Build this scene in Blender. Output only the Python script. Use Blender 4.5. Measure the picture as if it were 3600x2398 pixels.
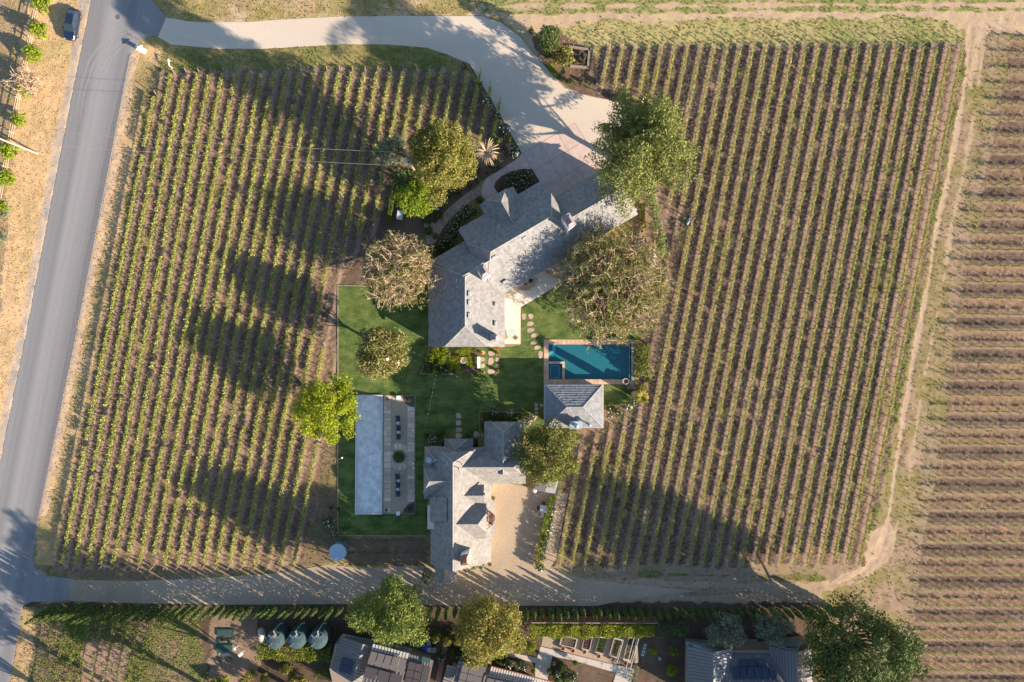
import bpy, bmesh, math, random
import numpy as np
from mathutils import Vector
random.seed(7)
RNG = np.random.default_rng(7)
R = math.radians
SC = bpy.context.scene
COL = SC.collection
for o in list(bpy.data.objects):
    bpy.data.objects.remove(o, do_unlink=True)

# ------------------------------------------------------------------ camera, sky, sun, exposure
S = 23.4                 # surveyed plan scale: 23.4 map units per metre
H = 102.56               # drone height
cd = bpy.data.cameras.new('camera'); cam = bpy.data.objects.new('camera', cd); COL.objects.link(cam)
cam.location = (0, 0, H); cam.rotation_euler = (0, 0, 0)
cd.sensor_width = 36; cd.lens = 24; cd.clip_end = 3000
SC.camera = cam
SUN_EL, SUN_AZ = 19.5, 29.3      # elevation; azimuth below the +X axis
w = bpy.data.worlds.new('World'); SC.world = w; w.use_nodes = True
nt = w.node_tree; bg = nt.nodes['Background']
sky = nt.nodes.new('ShaderNodeTexSky'); sky.sky_type = 'NISHITA'; sky.sun_disc = False
sky.sun_elevation = R(SUN_EL); sky.sun_rotation = R(90 + SUN_AZ)
nt.links.new(sky.outputs[0], bg.inputs[0]); bg.inputs[1].default_value = 0.095; sky.dust_density = 0.4; sky.ozone_density = 2.0
ld = bpy.data.lights.new('sun', 'SUN'); ld.energy = 5.0; ld.angle = R(0.5); ld.color = (1.0, 0.85, 0.68)
sun = bpy.data.objects.new('sun', ld); COL.objects.link(sun); sun.location = (60, -40, 60)
sd = Vector((math.cos(R(SUN_AZ)) * math.cos(R(SUN_EL)), -math.sin(R(SUN_AZ)) * math.cos(R(SUN_EL)), math.sin(R(SUN_EL))))
sun.rotation_euler = sd.to_track_quat('Z', 'Y').to_euler()
SC.view_settings.view_transform = 'Standard'; SC.view_settings.look = 'None'
SC.view_settings.exposure = 1.4; SC.view_settings.gamma = 1

# ------------------------------------------------------------------ helpers
def P(x, y, z=0.0):
    f = (H - z) / H / S
    return Vector(((x - 1800) * f, (1199 - y) * f, z))
def PP(pts, z=0.0):
    return [P(x, y, z) for x, y in pts]
MATS = {}
def lin(c):
    return tuple(((v / 255) / 12.92 if v / 255 <= 0.04045 else ((v / 255 + 0.055) / 1.055) ** 2.4) for v in c)
def mat(name, col, rough=0.85, var=0.0, scale=3.0, bump=0.0, bscale=12.0, metal=0.0, col2=None, spec=0.3, detail=6, isl=0.0):
    if name in MATS: return MATS[name]
    m = bpy.data.materials.new(name); m.use_nodes = True; N = m.node_tree.nodes; L = m.node_tree.links
    b = N['Principled BSDF']; b.inputs['Roughness'].default_value = rough; b.inputs['Metallic'].default_value = metal
    b.inputs['Specular IOR Level'].default_value = spec
    b.inputs['Base Color'].default_value = (*col, 1)
    out = None
    if var > 0 or col2:
        tc = N.new('ShaderNodeTexCoord'); no = N.new('ShaderNodeTexNoise')
        no.inputs['Scale'].default_value = scale; no.inputs['Detail'].default_value = detail; no.inputs['Roughness'].default_value = 0.65
        L.new(tc.outputs['Object'], no.inputs['Vector'])
        r = N.new('ShaderNodeValToRGB'); r.color_ramp.elements[0].position = 0.33; r.color_ramp.elements[1].position = 0.67
        c2 = col2 or tuple(min(1, v * (1 + var)) for v in col)
        c1 = col if col2 else tuple(v * (1 - var) for v in col)
        r.color_ramp.elements[0].color = (*c1, 1); r.color_ramp.elements[1].color = (*c2, 1)
        L.new(no.outputs['Fac'], r.inputs[0]); L.new(r.outputs[0], b.inputs['Base Color']); out = r.outputs[0]
    if isl > 0:
        g = N.new('ShaderNodeNewGeometry'); oi = N.new('ShaderNodeObjectInfo')
        ad = N.new('ShaderNodeMath'); ad.operation = 'ADD'; fr = N.new('ShaderNodeMath'); fr.operation = 'FRACT'
        L.new(g.outputs['Random Per Island'], ad.inputs[0]); L.new(oi.outputs['Random'], ad.inputs[1]); L.new(ad.outputs[0], fr.inputs[0])
        mr = N.new('ShaderNodeMapRange'); mr.inputs['To Min'].default_value = 1 - isl; mr.inputs['To Max'].default_value = 1 + isl
        L.new(fr.outputs[0], mr.inputs['Value'])
        mx = N.new('ShaderNodeVectorMath'); mx.operation = 'SCALE'
        if out: L.new(out, mx.inputs[0])
        else: mx.inputs[0].default_value = col
        L.new(mr.outputs[0], mx.inputs['Scale']); L.new(mx.outputs[0], b.inputs['Base Color'])
    if bump > 0:
        tc = N.new('ShaderNodeTexCoord'); no = N.new('ShaderNodeTexNoise'); no.inputs['Scale'].default_value = bscale; no.inputs['Detail'].default_value = 5
        L.new(tc.outputs['Object'], no.inputs['Vector']); bp = N.new('ShaderNodeBump'); bp.inputs['Strength'].default_value = 1.0
        bp.inputs['Distance'].default_value = bump
        L.new(no.outputs['Fac'], bp.inputs['Height']); L.new(bp.outputs[0], b.inputs['Normal'])
    MATS[name] = m; return m
def leafmat(name, c1, c2, c3=None, trans=0.35):
    if name in MATS: return MATS[name]
    m = bpy.data.materials.new(name); m.use_nodes = True; N = m.node_tree.nodes; L = m.node_tree.links
    b = N['Principled BSDF']; b.inputs['Roughness'].default_value = 0.6; b.inputs['Specular IOR Level'].default_value = 0.25
    g = N.new('ShaderNodeNewGeometry'); r = N.new('ShaderNodeValToRGB')
    r.color_ramp.elements[0].color = (*c1, 1); r.color_ramp.elements[1].color = (*c2, 1)
    if c3:
        e = r.color_ramp.elements.new(0.93); e.color = (*c2, 1); r.color_ramp.elements[-1].color = (*c3, 1)
    L.new(g.outputs['Random Per Island'], r.inputs[0]); L.new(r.outputs[0], b.inputs['Base Color'])
    t = N.new('ShaderNodeBsdfTranslucent'); L.new(r.outputs[0], t.inputs[0])
    mx = N.new('ShaderNodeMixShader'); mx.inputs[0].default_value = trans
    L.new(b.outputs[0], mx.inputs[1]); L.new(t.outputs[0], mx.inputs[2]); L.new(mx.outputs[0], N['Material Output'].inputs[0])
    MATS[name] = m; return m

def root_loc(p):
    v = Vector((0, 0, 0))
    while p is not None:
        v = v + p.location; p = p.parent
    return v
def tag(o, label=None, cat=None, group=None, kind=None):
    if label: o['label'] = label
    if cat: o['category'] = cat
    if group: o['group'] = group
    if kind: o['kind'] = kind
    return o
def thing(name, label, cat, loc, group=None):
    o = bpy.data.objects.new(name, None); COL.objects.link(o); o.location = loc
    o.empty_display_size = 0.2
    return tag(o, label, cat, group)
def link(name, me, m, parent=None):
    if m is not None and not me.materials: me.materials.append(m)
    o = bpy.data.objects.new(name, me); COL.objects.link(o)
    if parent: o.parent = parent
    return o
class MB:
    def __init__(s): s.v = []; s.f = []
    def add(s, vs, fs):
        n = len(s.v); s.v += [tuple(v) for v in vs]; s.f += [tuple(i + n for i in f) for f in fs]; return s
    def hexa(s, b4, t4):
        return s.add(list(b4) + list(t4), [(3, 2, 1, 0), (4, 5, 6, 7), (0, 1, 5, 4), (1, 2, 6, 5), (2, 3, 7, 6), (3, 0, 4, 7)])
    def box(s, c, sx, sy, sz, rot=0.0, z0=None):
        """centre c in plan; z from c.z to c.z+sz"""
        co, si = math.cos(rot), math.sin(rot); q = []
        for dx, dy in ((-1, -1), (1, -1), (1, 1), (-1, 1)):
            x, y = dx * sx / 2, dy * sy / 2
            q.append((c[0] + x * co - y * si, c[1] + x * si + y * co))
        return s.hexa([(x, y, c[2]) for x, y in q], [(x, y, c[2] + sz) for x, y in q])
    def prism(s, pts, z0, z1):
        n = len(pts); a = sum(pts[i][0] * pts[(i + 1) % n][1] - pts[(i + 1) % n][0] * pts[i][1] for i in range(n))
        if a < 0: pts = list(pts)[::-1]
        vs = [(p[0], p[1], z0) for p in pts] + [(p[0], p[1], z1) for p in pts]
        fs = [tuple(range(n, 2 * n)), tuple(range(n))[::-1]] + [(i, (i + 1) % n, n + (i + 1) % n, n + i) for i in range(n)]
        return s.add(vs, fs)
    def slab3(s, pts, th):
        """planar 3-D polygon given thickness straight down"""
        n = len(pts); vs = [tuple(p) for p in pts] + [(p[0], p[1], p[2] - th) for p in pts]
        a = sum(pts[i][0] * pts[(i + 1) % n][1] - pts[(i + 1) % n][0] * pts[i][1] for i in range(n))
        if a < 0: vs = vs[:n][::-1] + vs[n:][::-1]
        return s.add(vs, [tuple(range(n)), tuple(range(n, 2 * n))[::-1]] + [(i, n + i, n + (i + 1) % n, (i + 1) % n) for i in range(n)])
    def tube(s, pts, rad, sides=6, cap=True):
        pts = [Vector(p) for p in pts]
        if not isinstance(rad, (list, tuple)): rad = [rad] * len(pts)
        n0 = len(s.v); k = sides
        for i, p in enumerate(pts):
            d = (pts[min(i + 1, len(pts) - 1)] - pts[max(i - 1, 0)])
            d = d.normalized() if d.length > 1e-9 else Vector((0, 0, 1))
            a = d.cross(Vector((0.31, 0.95, 0.02)) if abs(d.y) < 0.9 else Vector((1, 0, 0))).normalized(); b = d.cross(a)
            for j in range(k):
                t = 2 * math.pi * j / k
                s.v.append(tuple(p + (a * math.cos(t) + b * math.sin(t)) * rad[i]))
        for i in range(len(pts) - 1):
            for j in range(k):
                q = n0 + i * k; s.f.append((q + j, q + k + j, q + k + (j + 1) % k, q + (j + 1) % k))
        if cap:
            s.f.append(tuple(n0 + j for j in range(k))); s.f.append(tuple(n0 + (len(pts) - 1) * k + j for j in range(k))[::-1])
        return s
    def lathe(s, c, prof, sides=20):
        n0 = len(s.v)
        for r, z in prof:
            for j in range(sides):
                t = 2 * math.pi * j / sides; s.v.append((c[0] + r * math.cos(t), c[1] + r * math.sin(t), c[2] + z))
        for i in range(len(prof) - 1):
            for j in range(sides):
                q = n0 + i * sides; s.f.append((q + j, q + (j + 1) % sides, q + sides + (j + 1) % sides, q + sides + j))
        s.f.append(tuple(n0 + j for j in range(sides))[::-1]); q = n0 + (len(prof) - 1) * sides
        s.f.append(tuple(q + j for j in range(sides))); return s
    def build(s, name, m, parent=None, smooth=False, kind=None):
        me = bpy.data.meshes.new(name); off = root_loc(parent)
        me.from_pydata([(v[0] - off.x, v[1] - off.y, v[2] - off.z) for v in s.v], [], s.f); me.update()
        o = link(name, me, m, parent)
        if smooth:
            for p in me.polygons: p.use_smooth = True
        if kind: o['kind'] = kind
        return o
def np_mesh(name, V, Fn, m, parent=None, kind=None):
    """V (n,3) float; Fn (k,q) int faces of q corners"""
    me = bpy.data.meshes.new(name); off = root_loc(parent)
    V = V - np.array([off.x, off.y, off.z]); k, q = Fn.shape
    me.vertices.add(len(V)); me.vertices.foreach_set('co', V.astype(np.float32).ravel())
    me.loops.add(k * q); me.loops.foreach_set('vertex_index', Fn.astype(np.int32).ravel())
    me.polygons.add(k); me.polygons.foreach_set('loop_start', np.arange(0, k * q, q, dtype=np.int32))
    try: me.polygons.foreach_set('loop_total', np.full(k, q, dtype=np.int32))
    except Exception: pass
    me.update(calc_edges=True)
    o = link(name, me, m, parent)
    if kind: o['kind'] = kind
    return o
def unit(a): return a / np.maximum(np.linalg.norm(a, axis=1, keepdims=True), 1e-9)
def leaves_V(C, size, nb=None, bias=0.0, asp=0.55):
    """diamond leaves round centres C (n,3); normals biased towards nb"""
    n = len(C); nrm = unit(RNG.normal(size=(n, 3)))
    if nb is not None: nrm = unit(nrm + bias * nb)
    t = unit(np.cross(nrm, RNG.normal(size=(n, 3)))); b = np.cross(nrm, t)
    sz = (size * RNG.uniform(0.65, 1.35, n))[:, None] / 2
    V = np.stack([C - t * sz, C + b * sz * asp, C + t * sz, C - b * sz * asp], axis=1).reshape(-1, 3)
    return V
def leaf_obj(name, V, m, parent, kind=None):
    return np_mesh(name, V, np.arange(len(V)).reshape(-1, 4), m, parent, kind)
def structure(name, mb, m, parent=None):
    o = mb.build(name, m, parent)
    if parent is None: o['kind'] = 'structure'
    return o
def slab(name, px, z0, z1, m, parent=None):
    return structure(name, MB().prism(PP(px), z0, z1), m, parent)
def copy_tree(o, parent=None):
    c = o.copy(); COL.objects.link(c); c.parent = parent
    for ch in list(o.children): copy_tree(ch, c)
    return c
def inpoly(X, Y, poly):
    ins = np.zeros(X.shape, bool); n = len(poly)
    for i in range(n):
        x1, y1 = poly[i]; x2, y2 = poly[(i + 1) % n]
        if y1 == y2: continue
        c = ((y1 > Y) != (y2 > Y)) & (X < (x2 - x1) * (Y - y1) / (y2 - y1) + x1)
        ins ^= c
    return ins
def linedist(X, Y, pl):
    d = np.full(X.shape, 1e9)
    for (x1, y1), (x2, y2) in zip(pl[:-1], pl[1:]):
        dx, dy = x2 - x1, y2 - y1; t = np.clip(((X - x1) * dx + (Y - y1) * dy) / (dx * dx + dy * dy), 0, 1)
        d = np.minimum(d, np.hypot(X - x1 - t * dx, Y - y1 - t * dy))
    return d
def vnoise(nx, ny, cell, rng):
    """smooth value noise on an nx x ny lattice, 'cell' samples per lump, range about -1..1"""
    gx, gy = int(nx / cell) + 3, int(ny / cell) + 3; g = rng.uniform(-1, 1, (gy, gx))
    xs = np.arange(nx) / cell; ys = np.arange(ny) / cell
    xi = xs.astype(int); yi = ys.astype(int); fx = xs - xi; fy = ys - yi
    fx = fx * fx * (3 - 2 * fx); fy = (fy * fy * (3 - 2 * fy))[:, None]
    a = g[np.ix_(yi, xi)] * (1 - fx) + g[np.ix_(yi, xi + 1)] * fx
    b = g[np.ix_(yi + 1, xi)] * (1 - fx) + g[np.ix_(yi + 1, xi + 1)] * fx
    return a * (1 - fy) + b * fy

# ------------------------------------------------------------------ site outlines (plan units)
ROAD = [(321, -120), (321, 0), (281, 199), (202, 600), (88, 1196), (0, 1632), (-60, 1940), (-170, 2520), (10, 2520), (38, 2372),
        (80, 2131), (110, 2116), (250, 2110), (262, 2036), (168, 2024), (128, 2000), (115, 1966), (140, 1798), (264, 1200), (381, 600), (459, 191), (470, 165), (500, 140), (560, 120), (600, 100), (590, 60), (556, 28), (536, 0), (540, -120)]
NDRIVE = [(585, 62), (670, 76), (735, 79), (880, 77), (1000, 68), (1200, 58), (1450, 56), (1690, 57), (1760, 80), (1830, 130), (1880, 190), (1930, 250),
          (1990, 310), (2040, 330), (2120, 348), (2200, 360), (2240, 420), (2240, 560), (2170, 600), (2120, 596), (1990, 480), (1835, 542), (1760, 410), (1700, 310), (1650, 225), (1580, 195), (1500, 168), (1360, 156), (1200, 155), (1040, 165), (900, 172), (770, 172), (600, 156), (555, 130)]
PAD = [(1835, 539), (2022, 432), (2140, 625), (1960, 720), (1700, 760), (1696, 715), (1693, 668), (1697, 648), (1712, 625), (1745, 606), (1785, 580), (1815, 560)]
SDRIVE = [(245, 2038), (480, 2043), (830, 2026), (1000, 2012), (1150, 1985), (1250, 1995), (1500, 1990), (1640, 2010), (1700, 1990), (1730, 1690), (1998, 1735), (1985, 1800), (1955, 1965), (1935, 1995), (2050, 2035), (2200, 2052), (2450, 2078), (2200, 2108), (2100, 2130), (1500, 2128), (1200, 2124), (800, 2126), (400, 2119), (245, 2112)]
LAWN = [(1188, 1005), (1500, 1008), (1515, 1222), (1780, 1222), (1832, 1214), (1831, 1082), (2045, 955), (2075, 975), (2180, 1000), (2265, 1060), (2250, 1196), (1910, 1194), (1910, 1505), (1880, 1540), (1690, 1445), (1680, 1560), (1690, 1640), (1500, 1640), (1505, 1880), (1188, 1880)]
LAWN_E = [(2123, 1352), (2240, 1352), (2245, 1395), (2190, 1422), (2123, 1425)]
POOLHOLE = [(1922, 1204), (2218, 1204), (2218, 1340), (1922, 1340)]
WFIELD = [(525, 350), (580, 245), (1640, 245), (1755, 410), (1745, 500), (1560, 520), (1500, 640), (1390, 640), (1310, 830), (1192, 1000), (1186, 1330), (1150, 1560), (1105, 1800), (1060, 2000), (190, 1995)]
EFIELD = [(2080, 330), (2110, 170), (3400, 155), (3210, 1150), (3040, 1990), (1930, 1990), (1990, 1640), (2230, 1440), (2320, 1280), (2400, 850), (2300, 720), (2250, 340)]
RFIELD = [(3560, 110), (3700, 110), (3700, 2420), (3190, 2420), (3250, 1900), (3290, 1700), (3370, 1100), (3480, 600)]
SMALLF = [(1200, 1890), (1505, 1890), (1505, 1985), (1210, 1985)]

# ------------------------------------------------------------------ terrain: one relief sheet, colour by what grows there plus painted vine-row shade
def terrain():
    st = 0.2; X0, X1, Y0, Y1 = -84, 84, -57, 57
    nx, ny = int((X1 - X0) / st) + 1, int((Y1 - Y0) / st) + 1
    xs = np.linspace(X0, X1, nx); ys = np.linspace(Y0, Y1, ny); XX, YY = np.meshgrid(xs, ys)
    px = XX * S + 1800; py = 1199 - YY * S
    n1 = vnoise(nx, ny, 60, RNG); n2 = vnoise(nx, ny, 18, RNG); n3 = vnoise(nx, ny, 5, RNG); n4 = RNG.uniform(-1, 1, (ny, nx)); n5 = vnoise(nx, ny, 2.4, RNG)
    fx = px + 10 * n2 + 8 * n3 + 3 * n4; fy = py + 10 * vnoise(nx, ny, 16, RNG) + 8 * vnoise(nx, ny, 5, RNG)
    soil = np.array((.225, .152, .103)); dirt = np.array((.46, .325, .215)); dry = np.array((.56, .375, .20)); green = np.array((.105, .135, .032)); olive = np.array((.27, .22, .085)); mulch = np.array((.088, .058, .042)); paleg = np.array((.36, .30, .13))
    C = np.empty((ny, nx, 3)); C[:] = olive
    Z = 0.02 * n3 + 0.012 * n5
    grassD = np.zeros((ny, nx)); dryD = np.zeros((ny, nx))
    def mixc(mask, a, b, t):
        t = np.clip(t, 0, 1)[..., None]; C[mask] = (a * (1 - t) + b * t)[mask]
    # west verge beyond the road, dry grass; brown track along the fence
    mk = fx < 205 + (600 - py) * .195 + 120
    mixc(mk, dry, olive * 1.3, .12 + .4 * n2 + .3 * n1); dryD[mk] = 1
    mk = fx < 92 - (py - 0) * .09; mixc(mk, dirt * .75, olive, .4 + .5 * n3)
    d = linedist(px, py, [(312, -100), (268, 200), (190, 600), (78, 1196), (-15, 1632)]); mk = d < 18 + 5 * n2; mixc(mk, np.array((.40, .33, .27)), dry, .3 * n3 + .2); dryD[mk] *= .2
    # strip between road and west vines
    strip = [(470, 170), (600, 160), (540, 350), (190, 2010), (120, 2010), (140, 1800), (264, 1200), (381, 600)]
    mk = inpoly(fx, fy, strip); mixc(mk, dry * .95, olive * .85, .35 + .5 * n2 + .3 * n3); dryD[mk] = .8
    d = linedist(px, py, [(470, 170), (390, 590), (268, 1196), (146, 1798)]); mk = d < 20 + 8 * n3; mixc(mk, np.array((.44, .33, .25)), dry, .3 + .4 * n3)
    d = linedist(px, py, [(545, 345), (225, 1985)]); mk = (d < 26 + 9 * n3) & inpoly(px, py, strip); mixc(mk, olive * .8, green, .55 + .6 * n3); grassD[mk] = 1.3
    # grass south of the north drive and north of it
    mk = inpoly(fx, fy, [(560, 160), (1650, 160), (1700, 255), (1600, 250), (560, 252)]); mixc(mk, olive, green, .35 + .6 * n2 + .4 * n3 + (py - 210) / 150); grassD[mk] = 1
    mk = inpoly(fx, fy, [(560, -150), (1750, -150), (1750, 60), (560, 80)]); mixc(mk, olive * 1.1, dirt, .25 + .6 * n2 + .4 * n3); dryD[mk] = .9; grassD[mk] = .35
    # sandy turning strip in the north-east
    mk = inpoly(fx, fy, [(1640, 62), (1700, 5), (1850, -20), (1950, -150), (3700, -150), (3700, 140), (3560, 120), (3430, 160), (3380, 110), (2100, 66), (2000, 110), (1900, 220), (1830, 125), (1740, 60)]); mixc(mk, dirt, paleg, .12 + .35 * n3)
    dryD[mk] = .02; grassD[mk] = .02
    for yy, ww in ((4, 11), (36, 9)):
        d = linedist(px, py, [(1700, yy + 4), (2300, yy), (3000, yy - 4), (3700, yy - 2)]); mk = (d < ww + 9 * n2 + 5 * n3) & (px > 1750 + 100 * n1); mixc(mk, paleg, green * 1.2, .35 + .5 * n3); grassD[mk] = .7; dryD[mk] = .3
    mk = inpoly(fx, fy, [(1900, 150), (2050, 80), (2500, 66), (3200, 60), (3330, 80), (3405, 160), (2900, 172), (2100, 180), (2060, 300), (1960, 260)]); mixc(mk, paleg * 1.05, green * 1.5, -.05 + (px - 2300) / 1900 + .5 * n2 + .4 * n3); grassD[mk] = .7; dryD[mk] = .5
    mk = inpoly(fx, fy, [(1870, 130), (1960, 100), (2090, 190), (2130, 330), (2250, 350), (2240, 420), (2060, 345), (1990, 310), (1920, 240)]); mixc(mk, soil * .9, mulch, .4 + .5 * n3); grassD[mk] = 0
    # eastern headland with wheel ruts
    mk = inpoly(fx, fy, [(3395, 150), (3560, 110), (3480, 600), (3370, 1100), (3290, 1700), (3240, 2000), (3190, 2400), (2950, 2420), (2900, 2150), (3010, 2040), (3040, 1985), (3210, 1150)]); mixc(mk, olive * .95, soil * 1.4, .5 + .5 * n2 + .4 * n3); grassD[mk] = .3; dryD[mk] = .3
    rut = [(3412, 100), (3405, 184), (3386, 344), (3344, 574), (3333, 638), (3298, 780), (3283, 868), (3268, 983), (3249, 1078), (3215, 1250), (3180, 1450), (3150, 1650), (3126, 1821), (3107, 1894), (3080, 1962), (3030, 2016), (2960, 2050), (2850, 2064)]
    d = linedist(px, py, rut); mk = d < 9 + 4 * n2 + 3 * n3; mixc(mk, dirt * 1.02, dirt * .9, .5 + .5 * n3); grassD[mk] = 0; dryD[mk] = 0; Z[mk] -= .03
    d = linedist(px, py, [(x + 48 - 16 * (y > 1750), y + 10) for x, y in rut]); mk = d < 5 + 9 * n2 + 5 * n3; mixc(mk, dirt * .95, olive, .2 + .4 * n3); grassD[mk] = 0; dryD[mk] = 0
    mk = inpoly(fx, fy, [(3395, 40), (3470, 60), (3430, 260), (3400, 330), (3385, 160)]); mixc(mk, dirt, olive, .1 + .3 * n3); grassD[mk] = 0
    d = linedist(px, py, [(3380, 200), (3210, 1100), (3040, 1950)]); mk = (d < 17 + 8 * n3); mixc(mk, olive * .8, green * 1.2, .5 + .5 * n3); grassD[mk] = 1.4
    mk = inpoly(fx, fy, [(3040, 1900), (3130, 1840), (3150, 1900), (3100, 1990), (2980, 2060), (2850, 2075), (2840, 2055), (2990, 2010)]); mixc(mk, dirt, dirt * .85, .5 * n3); grassD[mk] *= .05; dryD[mk] = 0
    # southern headland, dirt with weeds
    mk = inpoly(fx, fy, [(1930, 1985), (3020, 1990), (2990, 2020), (2850, 2060), (2900, 2150), (2080, 2150), (2180, 2100), (2040, 2030)]); mixc(mk, dirt * .68, olive * .8, .2 + .6 * n2 + .4 * n3); grassD[mk] = .2
    for ya, yb in ((2050, 2058), (2098, 2092)):
        d = linedist(px, py, [(2080, ya), (2500, ya + 6), (2880, yb + 12)]); mk = d < 15 + 8 * n2 + 5 * n3; mixc(mk, dirt * .92, dirt * .74, .5 + .5 * n3); grassD[mk] = .02
    for yy in (2018,):
        d = linedist(px, py, [(2250, yy), (2900, yy + 14)]); mk = d < 6 + 10 * n2 + 5 * n3; mixc(mk, olive * .7, green, .2 + .5 * n3); grassD[mk] = .5
    # south-west headland and cypress strip
    mk = inpoly(fx, fy, [(120, 1990), (1060, 1985), (1000, 2015), (830, 2028), (480, 2046), (180, 2030)]); mixc(mk, soil * 1.1, olive * .7, .3 + .6 * n2 + .3 * n3); grassD[mk] = .5
    mk = py > 2118 + 6 * n3; mixc(mk & (fx < 2870), soil * .65, mulch * .8, .5 + .5 * n2); grassD[mk] = .05; dryD[mk] = 0
    mk = inpoly(fx, fy, [(75, 2140), (700, 2165), (740, 2420), (-10, 2420), (45, 2330)]); mixc(mk, soil * 1.15, green, .55 + .7 * n2 + .4 * n3); grassD[mk] = 1.5
    mk = inpoly(fx, fy, [(60, 2150), (125, 2150), (95, 2420), (30, 2420)]); mixc(mk, dry * .8, olive, .3 + .5 * n2); grassD[mk] = .3; dryD[mk] = .6
    mk = inpoly(fx, fy, [(300, 2260), (380, 2265), (455, 2300), (440, 2400), (280, 2400)]); mixc(mk, soil * 1.5, soil * 1.2, .5 * n3 + .5); grassD[mk] = 0
    mk = inpoly(fx, fy, [(735, 2160), (900, 2170), (930, 2330), (860, 2420), (740, 2420)]); mixc(mk, soil * 1.35, soil, .5 * n2 + .5); grassD[mk] = .05
    # gardens round the houses
    mk = inpoly(fx, fy, [(1395, 620), (1480, 520), (1560, 520), (1740, 470), (1770, 430), (1835, 545), (1700, 640), (1560, 830), (1620, 860), (1500, 1005), (1190, 1005), (1300, 840)]); mixc(mk, mulch * 1.3, soil * .8, .5 * n2 + .4); grassD[mk] = .05
    mk = inpoly(fx, fy, [(1600, 500), (1740, 460), (1800, 500), (1835, 545), (1720, 610), (1620, 590)]); mixc(mk, soil * 1.0, soil * .8, .5 * n3 + .4)
    mk = inpoly(fx, fy, [(2130, 580), (2250, 640), (2345, 720), (2420, 860), (2300, 1300), (2210, 1440), (2060, 1570), (1990, 1660), (2040, 1500), (2120, 1430), (2240, 1400), (2250, 1060), (2200, 900), (2240, 740)]); mixc(mk, soil * 1.15, mulch * 1.3, .25 + .5 * n2); grassD[mk] = .05
    mk = inpoly(fx, fy, [(1100, 1560), (1188, 1560), (1188, 1900), (1180, 1985), (1060, 1990)]); mixc(mk, soil * .95, olive * .6, .45 + .6 * n2); grassD[mk] = .6
    # planted fields: tilled alleys, darkened further as painted row shade, smooth strip below each row
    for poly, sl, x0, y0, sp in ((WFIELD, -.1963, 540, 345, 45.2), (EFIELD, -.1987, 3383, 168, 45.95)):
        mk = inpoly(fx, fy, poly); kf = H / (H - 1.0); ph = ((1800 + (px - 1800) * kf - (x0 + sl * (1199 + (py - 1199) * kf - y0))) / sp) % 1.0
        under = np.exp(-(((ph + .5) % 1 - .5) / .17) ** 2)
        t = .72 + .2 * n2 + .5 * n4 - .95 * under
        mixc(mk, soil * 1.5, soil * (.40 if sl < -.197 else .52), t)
        amp = (1 - under) * (.8 + .2 * np.cos(ph * 4 * np.pi * 2))
        Z[mk] = (0.03 * under + amp * (.045 * n4 + .04 * n5) + .008 * n3)[mk]
        grassD[mk] = 0.03; dryD[mk] = 0
        mk2 = mk & (n2 > .55) & (n3 > .1); mixc(mk2, soil, olive, .6 + .4 * n4); grassD[mk2] = .35
    mk = inpoly(fx, fy, RFIELD); ph = ((py - 138) / 57.0); odd = (np.floor(ph + .5) % 2); f = ph % 1.0; under = np.exp(-(((f + .5) % 1 - .5) / .16) ** 2); alley = (np.floor(ph) % 2)
    t = .3 + .4 * n2 + .45 * n4; mixc(mk, soil * .9, soil * .5, t); m2 = mk & (alley == 0); mixc(m2, np.array((.30, .19, .11)), soil * .75, t); dryD[m2] = .12
    m3 = mk & (under > .45); mixc(m3, soil * 1.35, soil * 1.1, .5 + .5 * n3)
    Z[mk] = (0.03 * under + (1 - under) * (.04 * n4 + .03 * n5))[mk]; dryD[mk & (alley == 1)] = .04; grassD[mk] = .03
    mk = inpoly(fx, fy, SMALLF); mixc(mk, soil * .9, olive * .6, .3 + .5 * n2)
    # beds of paved and mown areas sit lower
    for poly in (ROAD, NDRIVE, PAD, SDRIVE, LAWN, LAWN_E): 
        mk = inpoly(px, py, poly); Z[mk] = -0.06; grassD[mk] = 0; dryD[mk] = 0
    mk = inpoly(px, py, POOLHOLE); Z[mk] = -1.2
    C = np.clip(C * (1 + .10 * n3 + .10 * n5 + .06 * n4)[..., None], .01, .9)
    V = np.stack([XX, YY, Z], -1).reshape(-1, 3); idx = np.arange(nx * ny).reshape(ny, nx)
    F = np.stack([idx[:-1, :-1], idx[:-1, 1:], idx[1:, 1:], idx[1:, :-1]], -1).reshape(-1, 4)
    m = bpy.data.materials.new('open_ground'); m.use_nodes = True; N = m.node_tree.nodes; L = m.node_tree.links; b = N['Principled BSDF']
    b.inputs['Roughness'].default_value = .95; b.inputs['Specular IOR Level'].default_value = .1
    at = N.new('ShaderNodeAttribute'); at.attribute_name = 'cover'
    tc = N.new('ShaderNodeTexCoord'); no = N.new('ShaderNodeTexNoise'); no.inputs['Scale'].default_value = 6; no.inputs['Detail'].default_value = 8; no.inputs['Roughness'].default_value = .75
    L.new(tc.outputs['Object'], no.inputs['Vector']); mr = N.new('ShaderNodeMapRange'); mr.inputs['From Min'].default_value = .3; mr.inputs['From Max'].default_value = .7; mr.inputs['To Min'].default_value = .72; mr.inputs['To Max'].default_value = 1.28
    L.new(no.outputs['Fac'], mr.inputs['Value']); vm = N.new('ShaderNodeVectorMath'); vm.operation = 'SCALE'; L.new(at.outputs['Color'], vm.inputs[0]); L.new(mr.outputs[0], vm.inputs['Scale']); L.new(vm.outputs[0], b.inputs['Base Color'])
    bp = N.new('ShaderNodeBump'); bp.inputs['Distance'].default_value = .05; bp.inputs['Strength'].default_value = .8; L.new(no.outputs['Fac'], bp.inputs['Height']); L.new(bp.outputs[0], b.inputs['Normal'])
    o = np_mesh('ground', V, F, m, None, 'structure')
    ca = o.data.color_attributes.new('cover', 'FLOAT_COLOR', 'POINT')
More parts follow.
